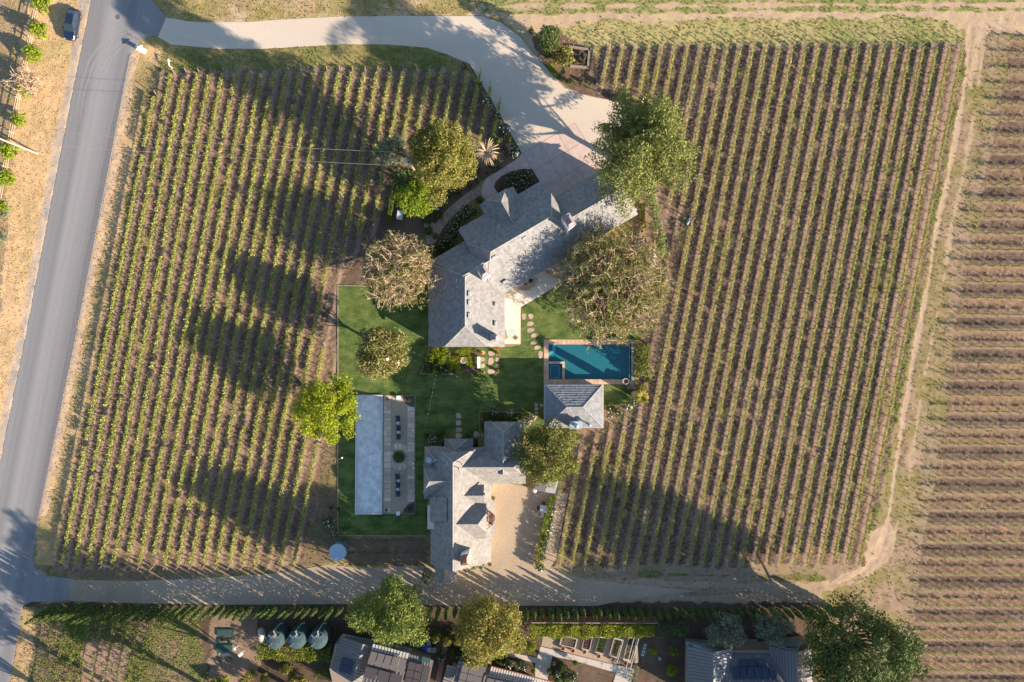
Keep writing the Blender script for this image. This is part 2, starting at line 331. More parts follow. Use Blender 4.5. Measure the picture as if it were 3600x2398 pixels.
    ca.data.foreach_set('color', np.concatenate([C.reshape(-1, 3), np.ones((nx * ny, 1))], 1).astype(np.float32).ravel())
    # tufts
    def scatter(D, dens, hgt, name, label, m):
        pr = np.clip(D.reshape(-1) * dens * st * st, 0, 1); pick = np.nonzero(RNG.random(pr.shape) < pr)[0]
        B = V[pick] + np.c_[RNG.uniform(-st, st, (len(pick), 2)) * .5, np.zeros(len(pick))]
        out = []
        for k in range(4):
            a = RNG.uniform(0, 6.283, len(B)); ln = hgt * RNG.uniform(.5, 1.3, len(B)); d = np.c_[np.cos(a), np.sin(a), RNG.uniform(.5, 1.5, len(B))]; d = unit(d) * ln[:, None]
            s = np.c_[-np.sin(a), np.cos(a), np.zeros(len(B))] * (ln * .28)[:, None]
            b0 = B - np.array([0, 0, .02])
            out.append(np.stack([b0, b0 + d * .55 + s, b0 + d, b0 + d * .55 - s], 1))
        W = np.concatenate(out).reshape(-1, 3)
        tag(leaf_obj(name, W, m, None, 'stuff'), label, 'grass')
    scatter(dryD, 5.0, .17, 'dry_grass', 'straw coloured dry grass tufts on the road verges', leafmat('straw', (.48, .31, .14), (.66, .46, .24), trans=.3))
    scatter(grassD, 7.0, .2, 'weedy_grass', 'green weedy grass along the headlands and verges', leafmat('weeds', (.11, .13, .028), (.31, .265, .085), trans=.3))
terrain()
m_out = mat('far_soil', (.24, .17, .11), .95, .3, .2)
b = MB(); b.prism([(-900, -900), (900, -900), (900, 900), (-900, 900)], -1.6, -1.5); structure('plain', b, m_out)

# ------------------------------------------------------------------ paving and lawns
def streak_mat(name, c1, c2, ang, lo=.15, hi=6.0, rough=.8, bump=.004, grain=.18):
    m = bpy.data.materials.new(name); m.use_nodes = True; N = m.node_tree.nodes; L = m.node_tree.links; b = N['Principled BSDF']
    b.inputs['Roughness'].default_value = rough; b.inputs['Specular IOR Level'].default_value = .2
    tc = N.new('ShaderNodeTexCoord'); mp = N.new('ShaderNodeMapping'); mp.vector_type = 'TEXTURE'; mp.inputs['Rotation'].default_value = (0, 0, ang); mp.inputs['Scale'].default_value = (1 / hi, 1 / lo, 1)
    L.new(tc.outputs['Object'], mp.inputs[0]); no = N.new('ShaderNodeTexNoise'); no.inputs['Scale'].default_value = .12; no.inputs['Detail'].default_value = 7; no.inputs['Roughness'].default_value = .6; L.new(mp.outputs[0], no.inputs['Vector'])
    r = N.new('ShaderNodeValToRGB'); r.color_ramp.elements[0].position = .35; r.color_ramp.elements[1].position = .65; r.color_ramp.elements[0].color = (*c1, 1); r.color_ramp.elements[1].color = (*c2, 1); L.new(no.outputs['Fac'], r.inputs[0])
    n2 = N.new('ShaderNodeTexNoise'); n2.inputs['Scale'].default_value = 5; n2.inputs['Detail'].default_value = 8; n2.inputs['Roughness'].default_value = .8; L.new(tc.outputs['Object'], n2.inputs['Vector'])
    mr = N.new('ShaderNodeMapRange'); mr.inputs['From Min'].default_value = .3; mr.inputs['From Max'].default_value = .7; mr.inputs['To Min'].default_value = 1 - grain; mr.inputs['To Max'].default_value = 1 + grain; L.new(n2.outputs['Fac'], mr.inputs['Value'])
    vm = N.new('ShaderNodeVectorMath'); vm.operation = 'SCALE'; L.new(r.outputs[0], vm.inputs[0]); L.new(mr.outputs[0], vm.inputs['Scale']); L.new(vm.outputs[0], b.inputs['Base Color'])
    bp = N.new('ShaderNodeBump'); bp.inputs['Distance'].default_value = bump; L.new(n2.outputs['Fac'], bp.inputs['Height']); L.new(bp.outputs[0], b.inputs['Normal'])
    return m
ROADDIR = math.atan2(1196 - 600, -(202 - 88)) * -1
m_asph = streak_mat('asphalt', (.185, .178, .18), (.275, .262, .258), math.atan2(-(600 - 1196), (202 - 88)), lo=3.0, hi=.03)
m_drive = streak_mat('decomposed_granite', (.52, .43, .335), (.60, .505, .40), 0.0, lo=.6, hi=.2, bump=.01, grain=.1)
m_gravel = streak_mat('gravel', (.35, .265, .18), (.45, .345, .245), R(65), lo=1, hi=.25, bump=.05, grain=.3)
m_sgravel = m_gravel
road = slab('road', ROAD, -.05, .02, m_asph)
slab('entrance_drive', NDRIVE, -.05, .026, m_drive)
slab('gravel_drive', SDRIVE, -.05, .022, m_gravel)
m_mark = mat('tyre_scuff', (.262, .252, .248), .9, .12, 4)
def mark(pl, wid):
    L0, R0 = [], []
    for i, (x, y) in enumerate(pl):
        x0, y0 = pl[max(i - 1, 0)]; x1, y1 = pl[min(i + 1, len(pl) - 1)]; d = math.hypot(x1 - x0, y1 - y0); k = wid * S / 2 * math.sin(math.pi * (i + .4) / (len(pl) - .2)); L0.append((x - (y1 - y0) / d * k, y + (x1 - x0) / d * k)); R0.append((x + (y1 - y0) / d * k, y - (x1 - x0) / d * k))
    MB().prism(PP(L0 + R0[::-1]), .019, .0235 + random.uniform(0, .002)).build('tyre_mark', m_mark, road)
for dx, dy in ((0, 0), (12, 10), (34, 22), (46, 30)):
    mark([(268 + dx, 400 + dy * 3), (285 + dx, 300 + dy * 2.5), (312 + dx, 215 + dy * 2), (350 + dx, 158 + dy * 1.4), (400 + dx, 118 + dy), (455 + dx, 95 + dy)], .22)
edge_r = [(470, 175), (459, 191), (381, 600), (264, 1200), (140, 1798), (122, 1900)]
MB().prism(PP([(x - 1.5, y) for x, y in edge_r[1:]] + [(x - w_, y) for (x, y), w_ in zip(edge_r[1:][::-1], (13, 19, 22, 24, 10))]), .019, .0225).build('edge_patch', mat('patched_asphalt', (.155, .148, .15), .85, .15, 3), road)
b_ = MB(); b_.lathe(P(414, 60), [(.36, .015), (.36, .027), (.3, .028), (.02, .029)], 20); b_.build('manhole_cover', mat('cast_iron', (.12, .11, .105), .7), road)
m_edge = mat('edging_board', (.33, .25, .18), .9, .3, 2)
def clip_poly(sub, clip):
    out = [Vector((p[0], p[1])) for p in sub]
    for i in range(len(clip)):
        a = clip[i]; b = clip[(i + 1) % len(clip)]; inp, out = out, []
        def side(p): return (b[0] - a[0]) * (p.y - a[1]) - (b[1] - a[1]) * (p.x - a[0])
        for j in range(len(inp)):
            p, q = inp[j], inp[(j + 1) % len(inp)]; sp, sq = side(p), side(q)
            if sp >= 0: out.append(p)
            if sp * sq < 0: out.append(p + (q - p) * (sp / (sp - sq)))
        if not out: return []
    return out
def area(p): return .5 * abs(sum(p[i].x * p[(i + 1) % len(p)].y - p[(i + 1) % len(p)].x * p[i].y for i in range(len(p))))
def panels(name, px, parent, m, org, ang, dx, dy, gap, z0, z1, minA=.05, jit=0.0, nmax=300):
    """cut an outline into rectangular pieces on a rotated grid; every piece its own part"""
    W = [Vector((p.x, p.y)) for p in PP(px)]; o = P(*org); u = Vector((math.cos(ang), math.sin(ang))); v = Vector((-u.y, u.x)); n = 0
    for j in range(-60, 60):
        for i in range(-60, 60):
            off = (j % 2) * dx * .5 * (jit > 0)
            a = Vector((o.x, o.y)) + u * (i * dx + off + gap / 2) + v * (j * dy + gap / 2)
            c = a + u * (dx - gap) * .5 + v * (dy - gap) * .5
            if min((c - q).length for q in W) > 60: continue
            cell = [a, a + u * (dx - gap), a + u * (dx - gap) + v * (dy - gap), a + v * (dy - gap)]
            r = clip_poly(W, cell)
            if len(r) > 2 and area(r) > minA and n < nmax:
                MB().prism(r, z0, z1 + random.uniform(0, .004)).build(name, m, parent); n += 1
m_conc = mat('pink_concrete', (.54, .405, .345), .8, .12, 1.2, .004, 30, isl=.06)
pad = slab('driveway_pad', PAD, -.05, .03, mat('joint', (.22, .17, .15), .9))
panels('concrete_panel', PAD, pad, m_conc, (2022, 432), R(30.2), 3.05, 3.05, .05, .0, .045)
def bedshape(name, px, z=.06, m=None): return slab(name, px, -.02, z, m or mat('garden_mulch', (.095, .06, .042), .95, .4, 3, .04, 14))
bedshape('planting_bed', [(1737, 660), (1742, 640), (1765, 618), (1800, 602), (1840, 594), (1870, 594), (1905, 650), (1810, 700), (1780, 700), (1750, 678)], .07)
m_lawn = streak_mat('mown_lawn', (.045, .086, .018), (.15, .185, .05), R(90), lo=3.5, hi=6, rough=.9, bump=.10, grain=.45)
lawn = slab('lawn', LAWN, -.05, .03, m_lawn); slab('lawn', LAWN_E, -.05, .03, m_lawn)
def strip(name, pl, wid, z0, z1, m, parent=None):
    b = MB()
    for (x1, y1), (x2, y2) in zip(pl[:-1], pl[1:]):
        p, q = P(x1, y1), P(x2, y2); d = (q - p); a = math.atan2(d.y, d.x); c = (p + q) / 2; c.z = z0
        b.box(c, d.length + wid * .98, wid, z1 - z0, a)
    o = b.build(name, m, parent)
    return o
e = strip('edging', [(1188, 1003), (1188, 1882), (1506, 1884)], .12, -.05, .09, m_edge, lawn)
strip('edging', [(1188, 1003), (1310, 1006)], .12, -.05, .092, m_edge, lawn)
strip('edging', [(1480, 1312), (1512, 1222)], .12, -.05, .09, m_edge, lawn); strip('edging', [(1478, 1314), (1620, 1316)], .12, -.05, .094, m_edge, lawn)
strip('edging', [(1686, 1560), (1686, 1446)], .12, -.05, .09, m_edge, lawn); strip('edging', [(1690, 1446), (1862, 1450), (1864, 1480)], .12, -.05, .094, m_edge, lawn)
drv = bpy.data.objects['entrance_drive']
strip('edging', [(1650, 225), (1700, 310), (1760, 410), (1832, 537)], .1, -.03, .08, mat('dark_edging', (.12, .09, .07)), drv)
strip('edging', [(1830, 130), (1880, 190), (1930, 250), (1990, 310), (2040, 330), (2110, 346)], .12, -.03, .09, m_edge, drv)

def stone_poly(c, sx, sy, rot, n=7, jit=.16):
    pts = []
    for k in range(n):
        t = 2 * math.pi * (k + .5) / n + random.uniform(-.12, .12)
        ct, st = math.cos(t), math.sin(t); q = 1 / max(abs(ct), abs(st)) ** .75
        x = ct * q * sx / 2 * random.uniform(1 - jit, 1); y = st * q * sy / 2 * random.uniform(1 - jit, 1)
        pts.append(Vector((c.x + x * math.cos(rot) - y * math.sin(rot), c.y + x * math.sin(rot) + y * math.cos(rot))))
    return pts
m_step = mat('stepping_sandstone', (.45, .335, .25), .9, .18, 2.5, .01, 18, isl=.12)
for x, y, a, c, rr in [(1842, 1113, 17, 25, 0), (1866, 1112, 18, 20, .2), (1864, 1138, 27, 18, .1), (1865, 1161, 29, 17, .12), (1879, 1179, 28, 16, .1), (1877, 1205, 26, 15, .05), (1889, 1222, 26, 15, .2), (1900, 1247, 17, 30, .05),
                       (1612, 1462, 22, 22, 0), (1612, 1487, 20, 21, 0), (1613, 1511, 24, 19, 0), (1613, 1532, 25, 19, 0), (1675, 1527, 23, 22, 0), (1695, 1529, 11, 17, 0), (1885, 1423, 16, 13, 0), (1904, 1425, 15, 15, 0), (1886, 1437, 16, 12, 0), (1886, 1451, 16, 12, 0), (1887, 1463, 14, 9, 0),
                       (1698, 1240, 17, 16, 0), (1728, 1243, 25, 20, 0), (1750, 1243, 13, 15, 0), (1697, 1264, 17, 17, 0), (1726, 1270, 22, 28, 0), (1748, 1264, 15, 16, 0), (1698, 1286, 18, 17, 0), (1748, 1286, 14, 15, 0), (1727, 1306, 29, 18, 0), (1749, 1310, 12, 10, 0), (1698, 1309, 16, 12, 0)]:
    MB().prism(stone_poly(P(x, y), a / S, c / S, rr), -.01, .055 + random.uniform(0, .02)).build('stepping_stone', m_step, lawn)
# limestone terrace of the main house
m_lime = mat('limestone', (.66, .585, .49), .75, .08, .8, .004, 20)
TERR = [(1760, 1030), (1835, 985), (2016, 880), (2048, 953), (1831, 1080), (1831, 1210), (1760, 1210)]
ter = slab('terrace', TERR, -.05, .10, mat('joint2', (.40, .32, .24), .9))
panels('paver', TERR, ter, m_lime, (1830, 1209), R(0), 1.15, 1.15, .012, .0, .112)
# curved flagstone path through the front garden
m_path = mat('path_stone', (.36, .25, .18), .9, .3, 3, .012, 15, isl=.2); m_mort = mat('path_mortar', (.38, .31, .25), .9, .15, 4)
arc = [(1512, 860), (1519, 843), (1532, 816), (1547, 792), (1564, 769), (1583, 748), (1603, 730), (1624, 712), (1643, 698), (1662, 684), (1691, 671)]
L_, R_ = [], []
for i, (x, y) in enumerate(arc):
    x0, y0 = arc[max(i - 1, 0)]; x1, y1 = arc[min(i + 1, len(arc) - 1)]; d = math.hypot(x1 - x0, y1 - y0); nx_, ny_ = -(y1 - y0) / d, (x1 - x0) / d
    L_.append((x + nx_ * 15, y + ny_ * 15)); R_.append((x - nx_ * 15, y - ny_ * 15))
gp = slab('garden_path', L_ + R_[::-1], -.02, .05, m_mort)
for i in range(len(arc) - 1):
    q = [L_[i], L_[i + 1], R_[i + 1], R_[i]]; cx = sum(p[0] for p in q) / 4; cy = sum(p[1] for p in q) / 4
    q = [(cx + (x - cx) * .80, cy + (y - cy) * .84) for x, y in q]; MB().prism(PP(q), .0, .062 + random.uniform(0, .01)).build('flagstone', m_path, gp)
for x, y, a, c in ((1500, 791, 20, 19), (1524, 792, 24, 20)):
    MB().prism(stone_poly(P(x, y), a / S, c / S, 0), -.01, .06).build('flagstone', m_path, gp)

# ------------------------------------------------------------------ vineyards
m_vine = leafmat('vine_leaf', (.23, .255, .05), (.50, .49, .125), (.60, .56, .22), .35)
m_post = mat('weathered_post', (.36, .27, .19), .85, .25, 6); m_stake = mat('steel_stake', (.10, .085, .075), .6, .2, 6, metal=.4); m_wood = mat('vine_wood', (.085, .06, .045), .95, .3, 8)
def vine_row(p0, p1, label, group, zf=1.0, dens=110, wid=.14, spread=.23, gaps=0.045, endp=(True, True), post_step=6.2, trunk=1.25, leaf=.19, m=None, stakes=False, posth=1.55, clump=0.0, name='vine_row'):
    A, B = P(*p0, zf), P(*p1, zf); A.z = B.z = 0; d = B - A; Ln = d.length; u = d / Ln; n = Vector((-u.y, u.x, 0))
    t = thing(name, label, 'vines', A, group)
    k = int(Ln * dens); s = RNG.uniform(0, Ln, k)
    if clump > 0:
        cs = np.arange(.4, Ln, clump) + RNG.uniform(-.12, .12, len(np.arange(.4, Ln, clump))); s = RNG.choice(cs, k) + RNG.normal(0, clump * .22, k)
    # missing vines
    for g in range(int(Ln * gaps)):
        c = RNG.uniform(0, Ln); s = s[np.abs(s - c) > RNG.uniform(.15, .75)]
    k = len(s); wob = .06 * np.sin(s * 1.9 + RNG.uniform(0, 6)) + .06 * np.sin(s * 4.7 + RNG.uniform(0, 6))
    hm = 1 + .2 * np.sin(s * 1.1 + RNG.uniform(0, 6)) * np.sin(s * 2.9 + RNG.uniform(0, 6))
    off = RNG.normal(0, wid, k) + wob * .5; z = zf - .12 + np.abs(RNG.normal(0, spread, k)) * hm
    C = np.array(A)[None] + s[:, None] * np.array(u)[None] + off[:, None] * np.array(n)[None]; C[:, 2] = z
    leaf_obj('foliage', leaves_V(C, leaf, np.array([[0, 0, 1.0]]), .5, .8), m or m_vine, t, 'stuff')
    b = MB()
    for q in np.arange(.5, Ln, trunk):
        c = A + u * (q + random.uniform(-.08, .08)); b.tube([c, c + n * random.uniform(-.05, .05) + Vector((0, 0, zf * .55)), c + Vector((0, 0, zf - .1))], [.035, .03, .025], 4, False)
        b.tube([c + u * .06, c + u * .06 + Vector((0, 0, zf + .15))], .012, 3, False)
    b.tube([A + Vector((0, 0, zf - .12)), B + Vector((0, 0, zf - .12))], .028, 4)
    b.build('vine_trunks', m_wood, t, kind='stuff')
    b = MB(); b.tube([A + Vector((0, 0, zf + .3)), B + Vector((0, 0, zf + .3))], .006, 3); b.build('wire', m_stake, t)
    for e, c, s_ in ((endp[0], A, -1), (endp[1], B, 1)):
        if e: MB().tube([c + u * s_ * .15 - Vector((0, 0, .1)), c + u * s_ * .75 + Vector((0, 0, posth - .15))], .055, 6).build('end_post', m_post, t)
    if post_step:
        for q in np.arange(post_step, Ln - 1, post_step):
            c = A + u * float(q); MB().tube([c - Vector((0, 0, .1)), c + Vector((0, 0, posth))], .03, 4).build('stake' if stakes else 'line_post', m_stake, t)
    return t
LW = 'trellised vine row in the block between asphalt road and lawn'; GW = 'vine rows of the western block'
def wx(i, y): return 540 - .1963 * (y - 345) + 45.2 * i
tops = {0: 338, 24: 252, 25: 258, 26: 305, 27: 360, 28: 405}
bots = {17: 900, 18: 835, 19: 776, 20: 560, 21: 500, 22: 480, 23: 475, 24: 495, 25: 505, 26: 500, 27: 497, 28: 470}
for i in range(29):
    y0 = tops.get(i, 258 - 4 * (i > 9)); y1 = bots.get(i, 1985 - random.uniform(0, 4))
    xo = -1 if i < 25 else (-46.0 if i == 28 else -8)
    vine_row((wx(i, y0), y0), (wx(i, y1), y1), LW, GW) if i < 28 else None
for i, y0, y1 in ((17, 1222, 1330), (17, 1520, 1985), (18, 1558, 1985)):
    vine_row((wx(i, y0), y0), (wx(i, y1), y1), LW, GW)
LE = 'trellised vine row in the block between pool garden and rutted track'; GE = 'vine rows of the eastern block'
def ex(j, y): return 3383 - .1987 * (y - 168) - 45.95 * j
for j in range(28):
    y0 = 166 + j * .35; y1 = {27: 312, 26: 314, 25: 314, 24: 316, 23: 330, 22: 480, 21: 600, 20: 715, 19: 714, 18: 757}.get(j, 1984)
    vine_row((ex(j, y0), y0), (ex(j, y1), y1), LE, GE, wid=.09, dens=95, trunk=1.5, posth=1.8, endp=(True, j > 17), leaf=.165)
for j, y0 in ((18, 792), (19, 1478), (20, 1518), (21, 1550), (22, 1592), (23, 1628)):
    vine_row((ex(j, y0), y0), (ex(j, 1984), 1984), LE, GE, wid=.115, dens=95, trunk=1.4, posth=1.7, leaf=.165)
LR_ = 'young staked vine row running out across the brown field'; GR_ = 'staked vine rows of the field past the track'
for k in range(41):
    y = 138 + 57 * k - 5; xs = float(np.interp(y, [138, 587, 646, 1157, 1848, 2372, 2500], [3547, 3486, 3459, 3363, 3275, 3229, 3222]))
    vine_row((xs, y), (3690, y + 6), LR_, GR_, zf=.8, dens=27, wid=.11, spread=.17, clump=1.75, gaps=.12, trunk=1.75, post_step=1.75, stakes=True, posth=2.0, endp=(False, False), leaf=.17, m=leafmat('young_vine', (.20, .25, .045), (.40, .42, .10), trans=.4))
for y, x0 in ((1899, 1195), (1942, 1228), (1986, 1222)):
    vine_row((x0, y), (1490, y), 'short vine row in the dark soil beside the round steel tank', 'short vine rows south of the lawn', zf=.9, dens=20, gaps=.35, trunk=1.6, clump=1.3, post_step=5, posth=1.3, leaf=.2, m=leafmat('shade_vine', (.07, .13, .025), (.14, .20, .04)))
for i in range(10):
    x = 190 + i * 42 + (6 if i > 4 else 0); y0, y1 = 2170 + i * .8, 2460
    xx = lambda y, x=x: x - .17 * (y - 2170)
    vine_row((xx(y0), y0), (xx(y1), y1), 'vine row standing in tall weeds beside the cypress line', 'weedy vine rows below the cypresses', zf=1.0, dens=26, gaps=.12 + .2 * (i in (4, 5, 6)), trunk=1.6, post_step=4, posth=1.7, wid=.2, leaf=.2, m=leafmat('weed_vine', (.15, .19, .03), (.33, .34, .06), trans=.4))

# ------------------------------------------------------------------ tiled roofs
m_tile = mat('slate_tile', (.235, .225, .216), .8, .10, 1.5, .004, 25, isl=.17)
m_tile2 = mat('slate_tile_aged', (.235, .218, .198), .8, .14, 1.2, .004, 25, isl=.15)
m_cap = mat('ridge_cap', (.33, .31, .29), .85, .15, 4)
m_wall = mat('stucco', (.60, .53, .43), .9, .06, 3, .01, 30); m_white = mat('white_trim', (.66, .63, .59), .6, .04, 3)
def pip2(p, poly):
    ins = False; n = len(poly)
    for i in range(n):
        x1, y1 = poly[i]; x2, y2 = poly[(i + 1) % n]
        if (y1 > p[1]) != (y2 > p[1]) and p[0] < (x2 - x1) * (p[1] - y1) / (y2 - y1) + x1: ins = not ins
    return ins
TILE_ME = {}
class Roof:
    """collects roof faces of one house; tiles become parts (first 300) and one joined part"""
    def __init__(s, root, mt, tw=.36, ex=.34, th=.026):
        s.th = th
        s.root = root; s.m = mt; s.tw = tw; s.ex = ex; s.tiles = []; s.base = MB(); s.caps = []; s.walls = MB()
    def face(s, pts, tiles=True):
        pts = [Vector(p) for p in pts]; s.base.slab3(pts, .16)
        if not tiles: return
        n = Vector((0, 0, 0))
        for i in range(len(pts)): n += (pts[i] - pts[0]).cross(pts[(i + 1) % len(pts)] - pts[0])
        n.normalize()
        if n.z < 0: n = -n
        e = n.cross(Vector((0, 0, 1))).normalized() * -1; g = n.cross(e)
        if g.z < 0: g = -g
        o = min(pts, key=lambda p: p.z); loc = [((p - o).dot(e), (p - o).dot(g)) for p in pts]
        x0 = min(a for a, _ in loc); x1 = max(a for a, _ in loc); y1 = max(c for _, c in loc)
        for j in range(int(y1 / s.ex) + 1):
            sh = random.uniform(0, s.tw)
            for i in range(int((x1 - x0) / s.tw) + 2):
                c = (x0 + (i - .5) * s.tw + sh, (j + .5) * s.ex)
                if pip2(c, loc) and pip2((c[0], c[1] + s.ex * .3), loc): s.tiles.append((o + e * c[0] + g * c[1], e, g, n))
    def block(s, A, B, C, ze, zr, zer=None, ridge=None, f0=0, d0=0, f1=0, d1=0, walls=True, oh=.4, tiles=True, caps=True):
        zer = ze if zer is None else zer
        a, b2, c = P(*A, ze), P(*B, ze), P(*C, zer)
        u = Vector((b2.x - a.x, b2.y - a.y, 0)); Ln = u.length; u /= Ln; v = Vector((-u.y, u.x, 0))
        W = (c - a).dot(v)
        if W < 0: v = -v; W = -W
        t = .5
        if ridge: r = P(*ridge, zr); t = (r - a).dot(v) / W
        def q(si, vi, z): return Vector((a.x + u.x * si + v.x * vi, a.y + u.y * si + v.y * vi, z))
        tW = t * W; sW = W - tW
        zl0, zl1 = zr - f0 * (zr - ze), zr - f1 * (zr - ze); zr0, zr1 = zr - f0 * (zr - zer), zr - f1 * (zr - zer)
        r0, r1 = q(d0, tW, zr), q(Ln - d1, tW, zr)
        lp = [q(0, 0, ze), q(Ln, 0, ze)] + ([q(Ln, tW * (1 - f1), zl1)] if 0 < f1 < 1 else []) + [r1, r0] + ([q(0, tW * (1 - f0), zl0)] if 0 < f0 < 1 else [])
        rp = [q(0, W, zer), q(Ln, W, zer)] + ([q(Ln, tW + sW * f1, zr1)] if 0 < f1 < 1 else []) + [r1, r0] + ([q(0, tW + sW * f0, zr0)] if 0 < f0 < 1 else [])
        s.face(lp, tiles); s.face(rp, tiles)
        if f0 > 0: s.face([q(0, tW * (1 - f0), zl0), q(0, tW + sW * f0, zr0), r0], tiles)
        if f1 > 0: s.face([q(Ln, tW * (1 - f1), zl1), q(Ln, tW + sW * f1, zr1), r1], tiles)
        if caps:
            up = Vector((0, 0, .03)); s.caps.append((r0 + up, r1 + up))
            if f0 > 0: s.caps += [(q(0, tW * (1 - f0), zl0) + up, r0 + up), (q(0, tW + sW * f0, zr0) + up, r0 + up)]
            if f1 > 0: s.caps += [(q(Ln, tW * (1 - f1), zl1) + up, r1 + up), (q(Ln, tW + sW * f1, zr1) + up, r1 + up)]
        if walls:
            z = min(ze, zer) - .12
            s.walls.prism([q(oh, oh, 0), q(Ln - oh, oh, 0), q(Ln - oh, W - oh, 0), q(oh, W - oh, 0)], -.05, z)
            for f, si in ((f0, oh), (f1, Ln - oh)):
                if f < 1:
                    k0 = ze + (zr - ze) * min(1, oh / tW) - .2; top = zr - f * (zr - ze) - .3
                    s.walls.add([q(si, oh, z), q(si, W - oh, z), q(si, W - oh, z + .1), q(si, tW + sW * f * .9, top), q(si, tW * (1 - f * .9), top), q(si, oh, z + .1)], [(0, 1, 2, 3, 4, 5)])
    def done(s, wallmat=None, pname='roof'):
        if s.walls.v: s.walls.build('wall', wallmat or m_wall, s.root)
        rf = s.base.build(pname, s.m, s.root)
        for p, q in s.caps: MB().tube([p, q], .085, 6).build('ridge_cap', m_cap, rf)
        random.shuffle(s.tiles); tw, ex = s.tw, s.ex
        key = (s.m.name, tw)
        if key not in TILE_ME:
            me = bpy.data.meshes.new('roof_tile'); h = s.th
            x, y = tw * .499, ex * .56
            me.from_pydata([(-x, -y, .012), (x, -y, .012), (x, y, .004), (-x, y, .004), (-x, -y, .012 + h), (x, -y, .012 + h), (x, y, .016), (-x, y, .016)], [], [(4, 5, 6, 7), (0, 1, 5, 4), (1, 2, 6, 5), (3, 0, 4, 7), (3, 2, 1, 0), (2, 3, 7, 6)]); me.update(); me.materials.append(s.m); TILE_ME[key] = me
        from mathutils import Matrix
        off = root_loc(s.root)
        for c, e, g, n in s.tiles[:300]:
            o = bpy.data.objects.new('roof_tile', TILE_ME[key]); COL.objects.link(o); o.parent = rf
            ee = e if e.cross(g).dot(n) > 0 else -e
            M = Matrix((ee, g, n)).transposed().to_4x4(); M.translation = c - off; o.matrix_local = M
        T = s.tiles[300:]
        if T:
            c = np.array([t[0] for t in T]); e = np.array([t[1] for t in T]); g = np.array([t[2] for t in T]); n = np.array([t[3] for t in T])
            fl = np.einsum('ij,ij->i', np.cross(e, g), n) < 0; e[fl] *= -1
            x = tw * .5 * RNG.uniform(.985, 1.01, len(T))[:, None]; y = ex * .56; h = s.th * RNG.uniform(.7, 1.5, len(T))[:, None]
            V = np.stack([c - e * x - g * y + n * .012, c + e * x - g * y + n * .012, c + e * x + g * y + n * .004, c - e * x + g * y + n * .004,
                          c - e * x - g * y + n * (.012 + h), c + e * x - g * y + n * (.012 + h), c + e * x + g * y + n * .016, c - e * x + g * y + n * .016], 1).reshape(-1, 3)
            F = np.array([(4, 5, 6, 7), (0, 1, 5, 4), (1, 2, 6, 5), (3, 0, 4, 7)]); F = (np.arange(len(T))[:, None, None] * 8 + F[None]).reshape(-1, 4)
            np_mesh('roof_tiles', V, F, s.m, rf, 'stuff').data.shade_flat()
        return rf
m_flue = mat('flue_dark', (.05, .04, .045), .7); m_chcap = mat('chimney_cap', (.30, .25, .27), .7, .1, 3)
def chimney(root, px, z0, z1, cap=m_chcap, wallm=m_white):
    q = PP(px, z1); c = sum(q, Vector()) / 4
    w = MB(); w.prism(q, z0, z1); w.build('chimney', wallm, root)
    par = root.children[-1]
    def ins(f): return [c + (p - c) * f for p in q]
    b = MB(); b.prism(ins(1.08), z1 - .22, z1 + .0); b.build('cornice', wallm, par)
    b = MB(); b.hexa([(p.x, p.y, z1 + .003) for p in ins(.94)], [(p.x, p.y, z1 + .22) for p in ins(.5)]); b.build('chimney_cap', cap, par)
    b = MB(); b.prism(ins(.42), z1 + .2, z1 + .34); b.build('flue', m_flue, par)

# main house
hm = thing('main_house', 'large house with grey slate roof bent in two wings beside the bare tree', 'house', P(1700, 950))
rf = Roof(hm, m_tile)
rf.block((1611, 807), (1904, 636), (1753, 1042), 3.0, 6.9, f0=.54, d0=2.3, f1=.54, d1=1.9)
rf.block((1925, 709), (2140, 583), (2029, 878), 2.9, 5.75, f1=.52, d1=1.6)
rf.block((1507, 925), (1507, 1218), (1774, 925), 3.0, 6.3, ridge=(1635, 1100), f0=1, d0=2.3, f1=.55, d1=2.9)
rf.block((1515, 917), (1700, 810), (1628, 1110), 3.0, 6.25, f0=1, d0=3.0, walls=False)
rf.block((1687, 723), (1762, 853), (1803, 655), 3.3, 5.6, f0=.58, d0=1.5)
hroof = rf.done()
chimney(hm, [(1673, 942), (1700, 925), (1723, 963), (1695.5, 981)], 4.5, 8.2)
chimney(hm, [(1974.5, 766), (2001, 750), (2024, 787), (1999, 806)], 4.5, 8.0)
chimney(hm, [(1724, 1177), (1750, 1177), (1750, 1201), (1724, 1201)], 3.2, 6.6)
m_vent = mat('roof_vent', (.42, .43, .44), .5, .1, 5)
def vent(x, y, z, sx, sy, rot, nm='roof_vent', h=.22, m=None):
    c = P(x, y, z); MB().hexa(*[[(c.x + (dx * sx * k) * math.cos(rot) - (dy * sy * k) * math.sin(rot), c.y + (dx * sx * k) * math.sin(rot) + (dy * sy * k) * math.cos(rot), c.z + zz) for dx, dy in ((-.5, -.5), (.5, -.5), (.5, .5), (-.5, .5))] for k, zz in ((1, -.35), (.85, h))]).build(nm, m or m_vent, hroof)
for x, y, z, a, b_, r in [(1606, 985, 5.6, .22, .5, 0), (1608, 1009, 5.6, .22, .22, 0), (1755, 794, 4.9, .45, .3, R(30)), (1769, 815, 5.3, .2, .2, 0), (1650, 1033, 6.1, .35, .75, 0), (1650, 1064, 6.1, .35, .75, 0), (1650, 1109, 6.1, .35, .75, 0), (1742, 1070, 4.0, .3, .55, 0), (1742, 1138, 4.0, .3, .75, 0), (1776, 991, 4.2, .8, .35, R(30)), (1738, 904, 6.4, .75, .3, R(30)), (1844, 836, 6.5, .75, .3, R(30)), (1972, 815, 5.6, .3, .25, R(30)), (2140, 712, 5.3, .75, .35, R(30)), (1712, 1184, 4.4, .25, .25, 0)]:
    vent(x, y, z, a, b_, r)
